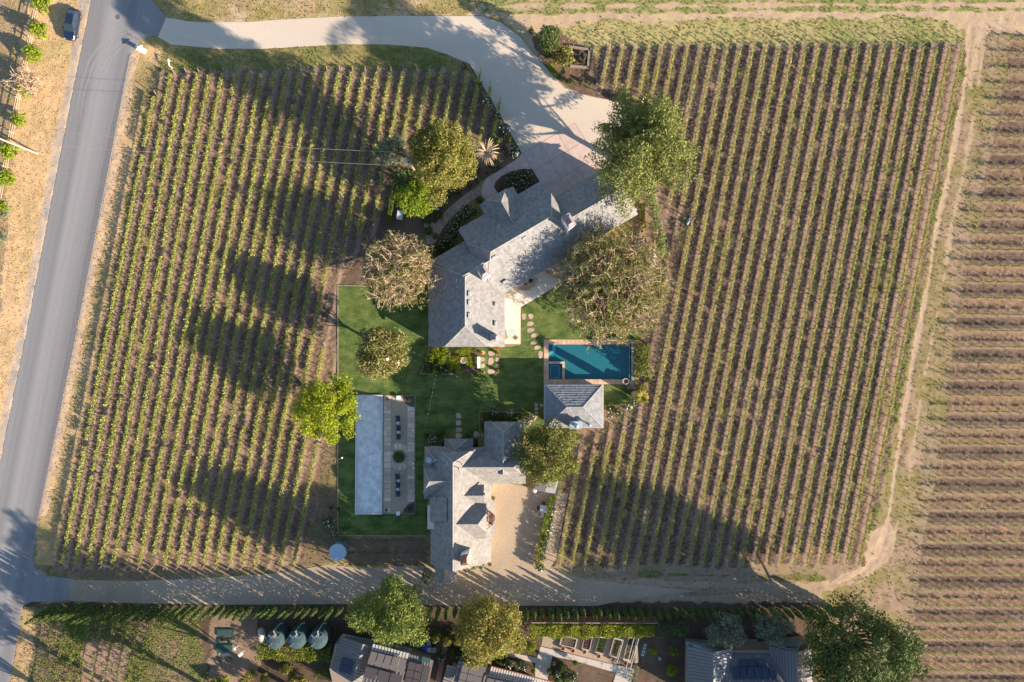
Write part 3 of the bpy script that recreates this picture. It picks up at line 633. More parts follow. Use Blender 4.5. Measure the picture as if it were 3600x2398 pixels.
MB().tube([P(1716, 1182, 4.2), P(1716, 1182, 5.6)], .03, 6).build('antenna_mast', m_vent, hroof)

# guest house
def q2(zx, zy): return (1450 + zx / 2.4117, 1400 + zy / 2.4117)
hg = thing('guest_house', 'long guest house with weathered slate roof and dormers beside the gravel court', 'house', P(1620, 1780))
rf = Roof(hg, m_tile2)
rf.block(q2(157, 440), q2(157, 1410), q2(665, 440), 4.2, 7.3, zer=3.0, ridge=q2(343, 800), f0=.45, d0=1.3)
rf.block(q2(105, 530), q2(360, 530), q2(105, 848), 4.0, 6.7, ridge=q2(200, 706), f0=.62, d0=1.0)
rf.block(q2(105, 412), q2(420, 412), q2(105, 600), 3.7, 5.5, f0=1, d0=1.7)
rf.block(q2(275, 345), q2(275, 480), q2(512, 345), 3.0, 4.5, ridge=q2(365, 425), f0=.7, d0=1.35)
rf.block(q2(612, 195), q2(612, 620), q2(940, 195), 3.5, 5.9, ridge=q2(768, 400), f0=.62, d0=1.35)
rf.block(q2(395, 420), q2(955, 420), q2(395, 722), 3.3, 6.3, ridge=q2(600, 587), f1=.55, d1=1.7)
rf.block(q2(400, 735), q2(607, 735), q2(400, 892), 4.75, 6.05, ridge=q2(500, 828))
rf.block(q2(345, 893), q2(627, 893), q2(345, 1190), 4.8, 6.95, ridge=q2(500, 1070), f1=.5, d1=1.1)
rf.block(q2(195, 1375), q2(195, 1560), q2(375, 1375), 3.0, 4.6, ridge=q2(275, 1450), f1=.55, d1=.5)
rf.face([P(*q2(150, 842), 4.75), P(*q2(150, 1045), 4.75), P(*q2(290, 1045), 6.75), P(*q2(290, 842), 6.75)])
rf.face([P(*q2(640, 868), 3.2), P(*q2(693, 868), 2.62), P(*q2(693, 1162), 2.62), P(*q2(640, 1162), 3.2)])
groof = rf.done()
MB().prism(PP([q2(160, 850), q2(160, 1038), q2(280, 1038), q2(280, 850)]), 3.5, 4.7).build('dormer_wall', m_wall, hg)
m_cop = mat('copper_cap', (.32, .13, .07), .45, .3, 4, metal=.5)
chimney(hg, [q2(408, 1335), q2(482, 1315), q2(482, 1412), q2(408, 1420)], 3.5, 8.0, m_cop)
for x, y in ((300, 552), (303, 922), (303, 1295)):
    c = P(*q2(x, y), 6.3); MB().hexa([(c.x + a * .35, c.y + b_ * .4, c.z - .3) for a, b_ in ((-1, -1), (1, -1), (1, 1), (-1, 1))], [(c.x + a * .2 + .1, c.y + b_ * .3, c.z + .3) for a, b_ in ((-1, -1), (1, -1), (1, 1), (-1, 1))]).build('roof_vent', m_vent, groof)
for x, y in ((395, 592), (418, 553)):
    c = P(*q2(x, y), 6.6); MB().tube([c, c + Vector((0, 0, .9))], .06, 6).build('vent_pipe', m_flue, groof)
c = P(*q2(143, 521), 4.6); b = MB(); b.lathe(c + Vector((0, 0, .4)), [(.02, 0), (.28, .06), (.42, .16)], 14); b.tube([c, c + Vector((0, 0, .45))], .03, 5); b.build('satellite_dish', m_vent, groof)
# balcony with brick coloured boards
bal = MB(); arcp = [q2(627, 935)] + [q2(627 + 73 * math.sin(math.pi * k / 10), 935 + 165 * k / 10) for k in range(11)] + [q2(627, 1100)]
bo = MB().prism(PP(arcp, 3.4), 3.1, 3.3).build('balcony', mat('deck_edge', (.20, .09, .06)), hg)
m_deck = mat('brick_deck', (.34, .135, .085), .8, .2, 5, isl=.2)
Wb = [Vector((p.x, p.y)) for p in PP(arcp, 3.4)]
for k in range(26):
    y = 935 + 165 * k / 26; cl = PP([q2(600, y + 7.5 + 20), q2(760, y + 7.5 - 30), q2(760, y - 30 + 1), q2(600, y + 21)], 3.4); cl = [Vector((p.x, p.y)) for p in cl]
    if sum(cl[i].x * cl[(i + 1) % 4].y - cl[(i + 1) % 4].x * cl[i].y for i in range(4)) < 0: cl = cl[::-1]
    r = clip_poly(Wb, cl)
    if len(r) > 2 and area(r) > .01: MB().prism(r, 3.305, 3.33).build('deck_board', m_deck, bo)
rl = MB(); tp = [P(x, y, 3.4) for x, y in arcp[1:-1]]
rl.tube([p + Vector((0, 0, .9)) for p in tp], .035, 5)
for p in tp: rl.tube([p, p + Vector((0, 0, .9))], .02, 4)
rl.build('railing', mat('iron', (.06, .055, .055), .5, metal=.5), bo)
for zx, zy, a in ((672, 990, .9), (668, 1040, 1.2)):
    c = P(*q2(zx, zy), 3.33); c.z = 3.33; t = thing('balcony_chair', 'dark woven chair on the curved brick red balcony', 'chair', c, 'balcony chairs')
    b = MB(); b.box(c + Vector((0, 0, .38)), .6, .55, .08, a); b.build('seat', mat('wicker', (.10, .08, .07), .9, .2, 9), t)
    b = MB(); b.box(c + Vector((-.25 * math.cos(a), -.25 * math.sin(a), .4)), .08, .55, .5, a); b.build('backrest', MATS['wicker'], t)
    for dx, dy in ((-.25, -.22), (.25, -.22), (.25, .22), (-.25, .22)):
        b = MB(); p = c + Vector((dx * math.cos(a) - dy * math.sin(a), dx * math.sin(a) + dy * math.cos(a), 0)); b.tube([p, p + Vector((0, 0, .39))], .025, 4); b.build('leg', MATS['wicker'], t)

# ------------------------------------------------------------------ pool, spa and pool house
m_trav = mat('travertine', (.56, .37, .235), .75, .16, 1.6, .006, 18, isl=.14); m_travb = mat('travertine_bed', (.42, .29, .19), .85)
m_plas = mat('pool_plaster', (.085, .215, .24), .6, .12, 7, .01, 6)
def water_mat():
    m = bpy.data.materials.new('pool_water'); m.use_nodes = True; N = m.node_tree.nodes; L = m.node_tree.links
    for n in list(N):
        if n.type != 'OUTPUT_MATERIAL': N.remove(n)
    tr = N.new('ShaderNodeBsdfTransparent'); tr.inputs[0].default_value = (.44, .80, .84, 1)
    gl = N.new('ShaderNodeBsdfGlossy'); gl.inputs['Roughness'].default_value = .02
    tc = N.new('ShaderNodeTexCoord'); no = N.new('ShaderNodeTexNoise'); no.inputs['Scale'].default_value = 4; L.new(tc.outputs['Object'], no.inputs['Vector']); bp = N.new('ShaderNodeBump'); bp.inputs['Distance'].default_value = .02; L.new(no.outputs['Fac'], bp.inputs['Height']); L.new(bp.outputs[0], gl.inputs['Normal'])
    mx = N.new('ShaderNodeMixShader'); mx.inputs[0].default_value = .06; L.new(tr.outputs[0], mx.inputs[1]); L.new(gl.outputs[0], mx.inputs[2]); L.new(mx.outputs[0], N['Material Output'].inputs[0]); return m
pool = thing('swimming_pool', 'rectangular blue swimming pool with corner spa and travertine coping', 'pool', P(2070, 1272))
PX0, PX1, PY0, PY1 = 1929, 2211, 1211, 1333; DEP = -.5
def rect(x0, y0, x1, y1): return [(x0, y0), (x1, y0), (x1, y1), (x0, y1)]
MB().prism(PP(rect(PX0 - 4, PY0 - 4, PX1 + 4, PY1 + 4)), DEP - .2, DEP).build('pool_floor', m_plas, pool)
b = MB()
for r in (rect(PX0 - 4, PY0 - 5, PX1 + 4, PY0), rect(PX0 - 4, PY1, PX1 + 4, PY1 + 5), rect(PX0 - 5, PY0, PX0, PY1), rect(PX1, PY0, PX1 + 3, PY1)): b.prism(PP(r), DEP, .0)
b.build('pool_wall', m_plas, pool)
m_step2 = mat('pool_step', (.40, .62, .64), .6)
for k, (dx, dy) in enumerate(((12, 30), (21, 22), (31, 14))):
    MB().prism(PP([(PX0, PY0), (PX0 + 34 - k * 10.5, PY0), (PX0 + 34 - k * 10.5, PY0 + 26 - k * 3), (PX0 + 12 - 6 * k if k < 2 else PX0, PY0 + 46 - k * 8), (PX0 + 12 - 6 * k if k < 2 else PX0, 1270 - k * 12), (PX0, 1270 - k * 12)]), DEP, DEP + .13 * (k + 1)).build('step', m_step2 if k % 2 else m_plas, pool)
MB().add(PP(rect(PX0, PY0, PX1, PY1), -.11), [(3, 2, 1, 0)]).build('water', water_mat(), pool)
# spa
for r in (rect(1929, 1271, 1985, 1279), rect(1977, 1279.5, 1985, 1333)): MB().prism(PP(r), DEP, .14).build('spa_wall', m_trav, pool)
b = MB(); b.prism(PP([(1929, 1279.5), (1976.5, 1279.5), (1976.5, 1332), (1929, 1332)]), DEP + .02, DEP + .06); b.build('spa_floor', mat('spa_plaster', (.06, .20, .25), .6, .1, 5), pool)
b = MB()
for r in (rect(1935, 1286, 1967, 1288.5), rect(1935, 1327, 1967, 1329.5), rect(1935, 1289, 1937.5, 1326), rect(1965, 1289, 1967.5, 1326)): b.prism(PP(r), DEP + .06, DEP + .1)
b.build('spa_bench', m_step2, pool)
# coping pieces
def coping(x0, y0, x1, y1, n, horiz):
    for k in range(n):
        a, c = k / n, (k + 1) / n; g = .5
        r = rect(x0 + (x1 - x0) * a + g, y0, x0 + (x1 - x0) * c - g, y1) if horiz else rect(x0, y0 + (y1 - y0) * a + g, x1, y0 + (y1 - y0) * c - g)
        MB().prism(PP(r), -.06, .075 + random.uniform(0, .006)).build('coping_stone', m_trav, pool)
coping(1913, 1194.5, 2226, 1210.5, 20, True); coping(1913, 1334, 2228, 1350, 20, True); coping(1913, 1211, 1928.5, 1333.5, 8, False)
b = MB(); b.prism(PP(rect(1911, 1193, 2230, 1211)), -.2, .06); b.prism(PP(rect(1911, 1333.3, 2230, 1351)), -.2, .06); b.prism(PP(rect(1911, 1211, 1929, 1333.3)), -.2, .058); b.build('coping_bed', m_travb, pool)
MB().prism(PP(rect(2211.5, 1211, 2215, 1333)), DEP, -.06).build('overflow_edge', m_white, pool)
MB().prism(PP(rect(2215, 1211, 2219.5, 1333)), DEP, -.35).build('catch_trough', mat('trough', (.05, .08, .12), .3), pool)
MB().prism(PP(rect(2219.5, 1200, 2227.5, 1357)), -.3, .09).build('trough_wall', mat('grey_wall', (.33, .36, .37), .7, .1, 3), pool)
MB().prism(PP(rect(2205, 1351.3, 2236, 1368)), -.05, .08).build('corner_landing', mat('landing_stone', (.27, .18, .13), .85, .2, 4), pool)
ph = thing('pool_house', 'small square pool house with hipped slate roof beside the pool', 'house', P(2018, 1428))
rf = Roof(ph, mat('slate_tile_grey', (.25, .252, .255), .8, .12, 1.5, .006, 25, isl=.16), tw=.36, ex=.36, th=.07)
rf.block((1918.6, 1354), (2117, 1354), (1918.6, 1502), 2.75, 4.15, f0=1, d0=3.0, f1=1, d1=2.95)
proof = rf.done()
m_gut = mat('gutter', (.50, .44, .39), .6)
b = MB()
for r in (rect(1913, 1351.5, 2122, 1354.2), rect(1913, 1502, 2122, 1504.5), rect(1913, 1354.2, 1918.4, 1502), rect(2117.2, 1354.2, 2122, 1502)): b.prism(PP(r, 2.7), 2.62, 2.72)
b.build('gutter', m_gut, proof)
c = P(2024, 1495, 4.6); b = MB(); b.box(Vector((c.x, c.y, 2.2)), 1.5, .9, 2.3); b.build('barbecue_chimney', m_wall, ph)
bc = ph.children[-1]; b = MB(); b.box(Vector((c.x, c.y, 4.503)), 1.72, 1.1, .06); b.build('cap_plate', mat('zinc_plate', (.42, .50, .56), .45, .08, 3, metal=.3), bc)
b = MB(); b.lathe((c.x + .08, c.y - .03, 4.56), [(.24, 0), (.24, .35), (.34, .36), (.3, .48), (.15, .56), (.02, .58)], 16); b.build('flue_cowl', mat('steel_cowl', (.62, .63, .65), .25, metal=.9), bc)
c = P(2072, 1494, 4.2); b = MB(); b.lathe((c.x, c.y, 2.6), [(.14, 0), (.14, 1.5), (.27, 1.52), (.27, 1.72), (.05, 1.8)], 16); b.build('flue_pipe', MATS['steel_cowl'], proof)

# ------------------------------------------------------------------ trees
m_bark = mat('bark', (.14, .10, .075), .95, .3, 6, .02, 12); m_barkp = mat('pale_bark', (.42, .34, .26), .9, .2, 6)
def lobes_for(c, rx, ry, rz, n, lr, rag=.3):
    out = []; ph0 = random.uniform(0, 6); k3 = random.uniform(0, 6)
    for k in range(n):
        f = (k + .5) / n; ph = k * 2.39996 + random.uniform(-.3, .3); zz = 1 - 1.55 * f; rr = math.sqrt(max(0, 1 - zz * zz)); s = random.uniform(.74 - rag * .5, .74 + rag * .55) * (1 + rag * .35 * math.sin(3 * ph + k3) + rag * .25 * math.sin(5 * ph + ph0))
        out.append((np.array([c.x + rx * s * rr * math.cos(ph), c.y + ry * s * rr * math.sin(ph), c.z + rz * s * zz]), lr * random.uniform(.6, 1.3)))
    return out
def crown_pts(c, rx, ry, rz, n, nl, lr, zsq=.8, rag=.3, spray=1.0):
    lb = lobes_for(c, rx, ry, rz, nl, lr, rag); w = np.array([l[1] ** 2 for l in lb]); w /= w.sum(); cnt = (w * n).astype(int); pts = []; nrm = []
    for (lc, r), k in zip(lb, cnt):
        d = unit(RNG.normal(size=(k, 3))); d[:, 2] = np.where(d[:, 2] < -.35, -d[:, 2], d[:, 2])
        rad = r * RNG.uniform(.55, 1.0, k) ** .6 * (1 + .18 * RNG.normal(size=k).clip(-1, 1))
        p = d * rad[:, None]; p[:, 2] *= zsq
        if spray != 1.0:
            o = np.array([lc[0] - c.x, lc[1] - c.y, 0]); o /= max(1e-6, np.linalg.norm(o)); pr = p @ o; p = p * .75 + np.outer(pr * (spray - .75), o)
        pts.append(lc + p); nrm.append(d)
    return np.concatenate(pts), np.concatenate(nrm), lb
def tree(name, label, px, py, h, rx, ry, hb, m, n=7000, nl=34, lr=.34, leaf=.3, bias=.9, trunk=.25, group=None, bark=None, twigs=None, zsq=.8, at=.62, rag=.3, spray=1.0):
    base = P(px, py, h * at); base.z = 0; t = thing(name, label, 'tree', base, group)
    c = Vector((base.x, base.y, (h + hb) / 2)); rz = (h - hb) / 2
    pts, nr, lb = crown_pts(c, rx, ry, rz, n, nl, lr * min(rx, ry, rz * 1.4), zsq, rag, spray)
    cr = leaf_obj('crown', leaves_V(pts, leaf, nr, bias), m, t)
    b = MB(); top = Vector((base.x, base.y, hb + rz * .9)); mid = base.lerp(top, .5) + Vector((random.uniform(-.2, .2), random.uniform(-.2, .2), 0))
    b.tube([base - Vector((0, 0, .1)), mid, top], [trunk, trunk * .75, trunk * .35], 8)
    for lc, r in lb[::2]:
        l = Vector(lc); s0 = base.lerp(top, random.uniform(.35, .9)); b.tube([s0, s0.lerp(l, .55) + Vector((0, 0, -.1)), l], [trunk * .35, trunk * .2, trunk * .06], 5, False)
    b.build('trunk', bark or m_bark, t)
    return t, lb
lm = leafmat
L_oak = lm('oak_leaf', (.075, .095, .02), (.25, .245, .05), trans=.22); L_red = lm('redwood_leaf', (.095, .125, .032), (.30, .31, .08), trans=.22)
L_ever = lm('evergreen_leaf', (.10, .105, .02), (.29, .26, .055), trans=.2); L_brt = lm('bright_leaf', (.12, .20, .012), (.34, .40, .03), trans=.4)
L_yg = lm('maple_leaf', (.20, .26, .012), (.42, .45, .028), trans=.4); L_mag = lm('magnolia_leaf', (.085, .10, .035), (.33, .28, .075), (.33, .22, .12), trans=.15)
L_oli = lm('olive_leaf', (.10, .125, .075), (.24, .27, .17), trans=.25); L_syc = lm('plane_leaf', (.11, .15, .022), (.29, .32, .075), (.4, .36, .2), trans=.35)
L_gold = lm('gold_leaf', (.17, .165, .028), (.40, .34, .085), trans=.35); L_dark = lm('dark_leaf', (.045, .08, .02), (.15, .19, .05), trans=.2)
L_box = lm('box_leaf', (.06, .105, .014), (.17, .23, .03), trans=.25); L_rose = lm('rose_leaf', (.05, .085, .02), (.14, .18, .045), trans=.3); L_lime = lm('lime_leaf', (.13, .19, .012), (.33, .38, .02), trans=.3)
L_cyp = lm('cypress_leaf', (.035, .065, .016), (.11, .15, .03), trans=.15); L_twig = lm('twig_leaf', (.15, .14, .03), (.29, .27, .06), trans=.35)
tree('evergreen_tree', 'tall dense olive lit evergreen tree beside the front garden pole', 1560, 575, 20.5, 3.9, 4.3, 3.0, L_ever, 30000, 70, .30, .27, trunk=.38, rag=.4, at=.56)
tree('olive_tree', 'grey green olive tree at the end of shaded vine rows', 1377, 545, 6.2, 2.1, 2.5, 1.4, L_oli, 5200, 26, .36, .24, .3, trunk=.14)
tree('broadleaf_tree', 'bright lime green tree below the dense evergreen', 1462, 700, 7.2, 2.7, 2.6, 1.8, L_brt, 4800, 30, .36, .30, trunk=.16)
tree('garden_tree', 'dark green understorey tree between pole and bright tree', 1432, 640, 5.5, 2.0, 2.3, 1.2, L_dark, 2600, 20, .4, .3, trunk=.14)
t_mag, _ = tree('magnolia_tree', 'round magnolia with glossy leaves and pink blooms on the lawn', 1342, 1238, 10.3, 3.7, 3.75, 1.8, L_mag, 12000, 52, .30, .30, trunk=.26)
pp = P(1342, 1238, 8); C = np.array([[pp.x + random.uniform(-2.5, 2.5), pp.y + random.uniform(-2.5, 2.5), random.uniform(8.0, 10.2)] for _ in range(16)])
leaf_obj('blossom', leaves_V(C, .42, np.array([[0, 0, 1.]]), 1.5, .9), mat('pink_petal', (.75, .48, .42), .6), t_mag, 'stuff')
tree('maple_tree', 'vivid yellow green tree overhanging the pale bocce court', 1150, 1437, 9.2, 4.3, 4.7, 2.0, L_yg, 14000, 64, .27, .30, trunk=.26, rag=.5)
tree('redwood_tree', 'large spreading redwood beside the garage and gravel court', 2246, 538, 17.5, 6.0, 6.2, 1.6, L_red, 38000, 120, .21, .31, trunk=.45, at=.45, rag=.42, spray=2.0)
ev = bpy.data.objects['evergreen_tree']; pts, nr, _ = crown_pts(Vector((ev.location.x, ev.location.y, 16.5)), 3.3, 3.4, 4.4, 10000, 34, .95, rag=.35); leaf_obj('crown', leaves_V(pts, .28, nr, .9), L_ever, ev)
rw = bpy.data.objects['redwood_tree']
for k, (dx, dy, hh) in enumerate(((1.4, 2.4, 19.5), (-.6, .4, 17))):
    cc = Vector((rw.location.x + dx, rw.location.y + dy, hh - 4.0)); pts, nr, _ = crown_pts(cc, 2.2, 2.2, 4.0, 4200, 26, .9); leaf_obj('crown', leaves_V(pts, .3, nr, .9), L_red, rw)
tree('oak_tree', 'rounded dark oak between guest house and pool house', 1926, 1592, 9.5, 3.95, 4.5, 2.0, L_oak, 13500, 58, .30, .28, trunk=.3)
tree('poplar_tree', 'green broadleaf tree overhanging the solar roofed house', 1375, 2150, 14.0, 5.3, 3.9, 3.0, L_brt if 0 else lm('fresh_leaf', (.10, .15, .025), (.29, .32, .075), trans=.35), 14500, 60, .30, .32, trunk=.32)
tree('golden_tree', 'golden green tree by the cypress line above the grill', 1714, 2205, 12.5, 4.9, 4.3, 2.2, L_gold, 14500, 58, .30, .32, trunk=.3)
tree('oak_tree', 'broad dark green tree at the corner of the staked field', 3035, 2300, 16, 7.5, 6.4, 2.0, L_dark, 30000, 110, .23, .34, trunk=.5, rag=.4)
tree('olive_tree', 'silvery olive tree over the metal roof by the fence end', 2550, 2215, 6.0, 2.9, 2.3, 1.5, L_oli, 5000, 26, .36, .25, .3, trunk=.15)
tree('olive_tree', 'silvery olive tree beside the grey metal roofed east wing', 2712, 2205, 6.0, 2.7, 2.3, 1.5, L_oli, 4600, 26, .36, .25, .3, trunk=.15)
tree('bay_tree', 'dark glossy upright tree at the bend of the drive', 1928, 133, 5.5, 1.65, 1.7, .5, L_dark, 3000, 24, .4, .26, trunk=.14)
# thin leaved trees that still show their twigs
def twig_tree(name, label, px, py, h, rx, ry, hb, n_leaf, seeds, m=L_syc, twm=None, at=.7, leaf=.24):
    base = P(px, py, h * at); base.z = 0; t = thing(name, label, 'tree', base); c = Vector((base.x, base.y, hb + (h - hb) * .42)); rz = h - c.z
    b = MB(); tw = MB(); tips = []
    fork = base + Vector((0, 0, hb * 1.1)); b.tube([base - Vector((0, 0, .1)), fork], [.42, .33], 8)
    for k in range(seeds):
        f = (k + .5) / seeds; ph = k * 2.39996; zz = 1 - 1.25 * f; rr = math.sqrt(max(0, 1 - zz * zz)); s = random.uniform(.72, .95)
        tip = c + Vector((rx * s * rr * math.cos(ph), ry * s * rr * math.sin(ph), rz * s * zz))
        mid = fork.lerp(tip, .5) + Vector((random.uniform(-.5, .5), random.uniform(-.5, .5), random.uniform(-.4, .6)))
        b.tube([fork, mid, tip], [.13, .075, .03], 5, False)
        for j in range(15):
            s0 = mid.lerp(tip, random.uniform(0, 1.0)); d = Vector((random.gauss(0, 1), random.gauss(0, 1), random.gauss(.35, .7))).normalized(); ln = random.uniform(.6, 1.5); e = s0 + d * ln
            tw.tube([s0, s0 + d * ln * .5 + Vector((0, 0, .08)), e], [.042, .03, .016], 3, False); tips.append(e)
            for i in range(3):
                d2 = (d + Vector((random.gauss(0, .8), random.gauss(0, .8), random.gauss(.2, .6)))).normalized(); s1 = s0.lerp(e, random.uniform(.3, 1)); e2 = s1 + d2 * random.uniform(.35, .8)
                tw.tube([s1, e2], [.027, .014], 3, False); tips.append(e2)
    b.build('trunk', m_bark, t); tw.build('twigs', twm or mat('tan_twig', (.47, .335, .22), .9, .25, 4), t, kind='stuff')
    tp = np.array([tuple(p) for p in tips]); cl = tp[RNG.choice(len(tp), n_leaf)] + RNG.normal(0, .16, (n_leaf, 3))
    # foliage is thinner in places
    nse = np.sin(cl[:, 0] * 1.3 + cl[:, 2]) + np.sin(cl[:, 1] * 1.1 - cl[:, 0] * .6); cl = cl[nse > -0.9 + RNG.uniform(-.6, .6, len(cl))]
    leaf_obj('crown', leaves_V(cl, leaf, np.array([[0, 0, 1.]]), .6), m, t)
    return t
twig_tree('plane_tree', 'thin leaved tan twigged tree at the lawn corner by the west wing', 1392, 945, 9.5, 6.1, 6.5, 2.0, 11000, 64, lm('plane_leaf_w', (.13, .15, .03), (.30, .28, .085), trans=.35))
twig_tree('walnut_tree', 'huge spreading half bare tree over terrace and lawn by pool', 2160, 1000, 9.6, 9.4, 9.9, 1.8, 42000, 150, lm('walnut_leaf', (.14, .165, .03), (.32, .31, .085), trans=.35))
twig_tree('dead_shrub', 'bare pale brown branching shrub by the roadside rail fence', 85, 282, 3.2, 2.4, 2.2, .5, 60, 16, L_twig)
# trees standing south of the frame that throw the long shadows over road and corner
for x, y, h, rr in ((1130, 2475, 20, 3.9), (860, 2490, 15, 3.2), (560, 2500, 17, 3.2), (330, 2520, 13, 3.0), (3140, 2475, 18, 4.4), (2950, 2510, 17, 4.0)):
    tree('pine_tree', 'tall pine standing south of the plots beyond the tanks', x, y, h, rr, rr, h * .38, L_dark, 4200, 40, .3, .45, trunk=.4, group='tall pines south of the plots', at=0.0)
# weeping pale shrubs along the garage
for k, (x, y, r, h) in enumerate(((2292, 700, .85, 3.2), (2300, 745, .8, 3.0), (2308, 790, .8, 2.9), (2318, 835, .9, 3.0), (2325, 872, .8, 2.6))):
    tree('weeping_shrub', 'pale weeping shrub in the row behind the garage', x, y, h, r, r * 1.2, .3, lm('pale_leaf', (.15, .19, .06), (.32, .34, .14), trans=.3), 1000, 14, .5, .2, trunk=.07, group='pale weeping shrubs')

# ------------------------------------------------------------------ shrubs, hedges, roses
PROTO = {}
def shrub_proto(key, m, n, leaf, nl, flower=None, asp=1.0, stem=True):
    t = thing('shrub', 'shrub', 'shrub', (0, 0, 0)); pts, nr, lb = crown_pts(Vector((0, 0, .55)), .85, .85, .5, n, nl, .42, .9)
    pts[:, 2] = np.maximum(pts[:, 2], .03); leaf_obj('foliage', leaves_V(pts, leaf, nr, 1.0), m, t)
    b = MB(); 
    for k in range(5):
        a = k * 1.26; b.tube([(0, 0, -.05), (.25 * math.cos(a), .25 * math.sin(a), .35), (.5 * math.cos(a), .5 * math.sin(a), .65)], [.05, .035, .012], 4, False)
    b.build('stem', m_wood, t)
    if flower:
        k = RNG.choice(len(pts), flower[1]); leaf_obj('blossom', leaves_V(pts[k] * 1.07 + np.array([0, 0, .05]), flower[2], np.array([[.3, -.2, 1.]]), 1.6, .95), flower[0], t, 'stuff')
    PROTO[key] = [t, False]
m_wfl = mat('white_petal', (.80, .78, .72), .6); m_pfl = mat('pale_pink_petal', (.62, .45, .47), .6); m_rfl = mat('red_petal', (.55, .05, .03), .6); m_yfl = mat('yellow_petal', (.62, .40, .04), .6)
shrub_proto('box', L_box, 800, .16, 1, None); shrub_proto('rose', L_rose, 620, .2, 12, (m_wfl, 9, .2)); shrub_proto('bigwhite', L_rose, 760, .2, 14, (m_wfl, 42, .22)); shrub_proto('dark', L_dark, 560, .24, 12)
shrub_proto('lime', L_lime, 620, .22, 12); shrub_proto('olive', L_twig, 560, .24, 12); shrub_proto('pink', L_rose, 560, .2, 12, (m_pfl, 60, .2)); shrub_proto('oli', L_oli, 560, .22, 12); shrub_proto('fresh', L_brt, 600, .24, 12); 
def shrub(key, x, y, r, h, label, group=None, name='shrub', cat='shrub', z0=0.0):
    src = PROTO[key]
    if not src[1]: o = src[0]; src[1] = True
    else: o = copy_tree(src[0])
    p = P(x, y, z0 + h * .6); o.location = (p.x, p.y, z0); o.rotation_euler = (0, 0, random.uniform(0, 6.28)); o.scale = (r / .95, r / .95, h)
    o.name = name; o['label'] = label; o['category'] = cat
    if group: o['group'] = group
    elif 'group' in o: del o['group']
    return o
def shrubs(key, pts, label, group, r, h, name='shrub', cat='shrub'):
    for q in pts: shrub(key, q[0], q[1], (q[2] if len(q) > 2 else r) * random.uniform(.93, 1.07), h * random.uniform(.9, 1.1), label, group, name, cat)
# roadside shrubs along the rail fence
shrubs('fresh', [(150, 14, 1.35), (140, 107, 1.2), (119, 193, 1.15), (92, 322, .9), (70, 420, 1.0), (37, 531, 1.35), (26, 630, 1.1), (8, 728, 1.0)], 'green shrub planted against the roadside rail fence', 'shrubs along the rail fence', 1.2, 2.2, 'roadside_shrub')
shrubs('oli', [(12, 742, 1.1), (4, 830, .9)], 'greyish sparse shrub in the dry grass by the rail fence', 'greyish roadside shrubs', 1, 1.5)
# roses at the head of vine rows
shrubs('rose', [(1641, 236, .6), (1681, 297, .62)], 'small dark rose bush at a vine row end by the drive', 'rose bushes at the row ends', .6, 1.0, 'rose_bush', 'rose')
shrubs('bigwhite', [(1712, 356, .75), (1745, 409, .72), (1773, 455, .85), (1780, 478, .6), (1808, 520, .75), (1805, 542, .7)], 'white flowering rose bush along the entrance drive edge', 'white roses along the drive', .8, 1.2, 'rose_bush', 'rose')
for x, y, l in ((1752, 493, 'narrow dark cypress shrub inside the drive roses'), (1790, 486, 'narrow dark cypress shrub at the drive edge roses')):
    shrub('dark', x, y, .5, 2.3, l, None, 'cypress_shrub')
shrubs('box', [(1781, 549, .45), (1747, 588, .45)], 'bright clipped box ball in the front bed by the dead palm', 'bright box balls', .45, .8, 'box_ball')
shrubs('rose', [(1775, 523, .5), (1757, 568, .5), (1720, 583, .5), (1683, 590, .5), (1735, 590, .45)], 'small rose bush around the dead palm', 'roses round the dead palm', .5, .8, 'rose_bush', 'rose')
shrubs('box', [(1650, 658, .5), (1678, 643, .5), (1677, 612, .35), (1710, 612, .3)], 'dark clipped box ball beside the curved walk', 'dark box balls', .45, .8, 'box_ball')
shrubs('lime', [(1661, 605, .4)], 'upright yellow green shrub by the front garden', None, .4, 1.4)
shrubs('rose', [(1785, 639, .55), (1806, 615, .6), (1832, 620, .6), (1855, 612, .7), (1815, 655, .65), (1842, 650, .65), (1870, 640, .5)], 'white flecked rose bush in the bed before the front gable', 'roses before the front gable', .6, 1.0, 'rose_bush', 'rose')
shrubs('box', [(1758, 660, .5)], 'rusty olive clipped ball in the bed before the front gable', None, .5, .7, 'box_ball')
shrubs('rose', [(1640, 735), (1667, 745), (1643, 765), (1618, 757), (1590, 795), (1580, 815), (1608, 800), (1600, 830), (1577, 850), (1555, 860), (1615, 775)], 'white flecked rose bush between curved path and house', 'roses between path and house', .65, 1.0, 'rose_bush', 'rose')
shrubs('dark', [(1545, 880), (1570, 872), (1530, 870), (1688, 705), (1505, 812), (1630, 640), (1610, 680), (1580, 690), (1555, 715), (1520, 750), (1545, 755), (1500, 775)], 'dark green shrub in the shaded front garden', 'dark shrubs of the front garden', .7, 1.0)
shrubs('olive', [(1500, 880, .9), (1530, 830, .5)], 'yellowish shrub where the stone path meets the west lawn', 'shrubs at the path end', .8, 1.3)
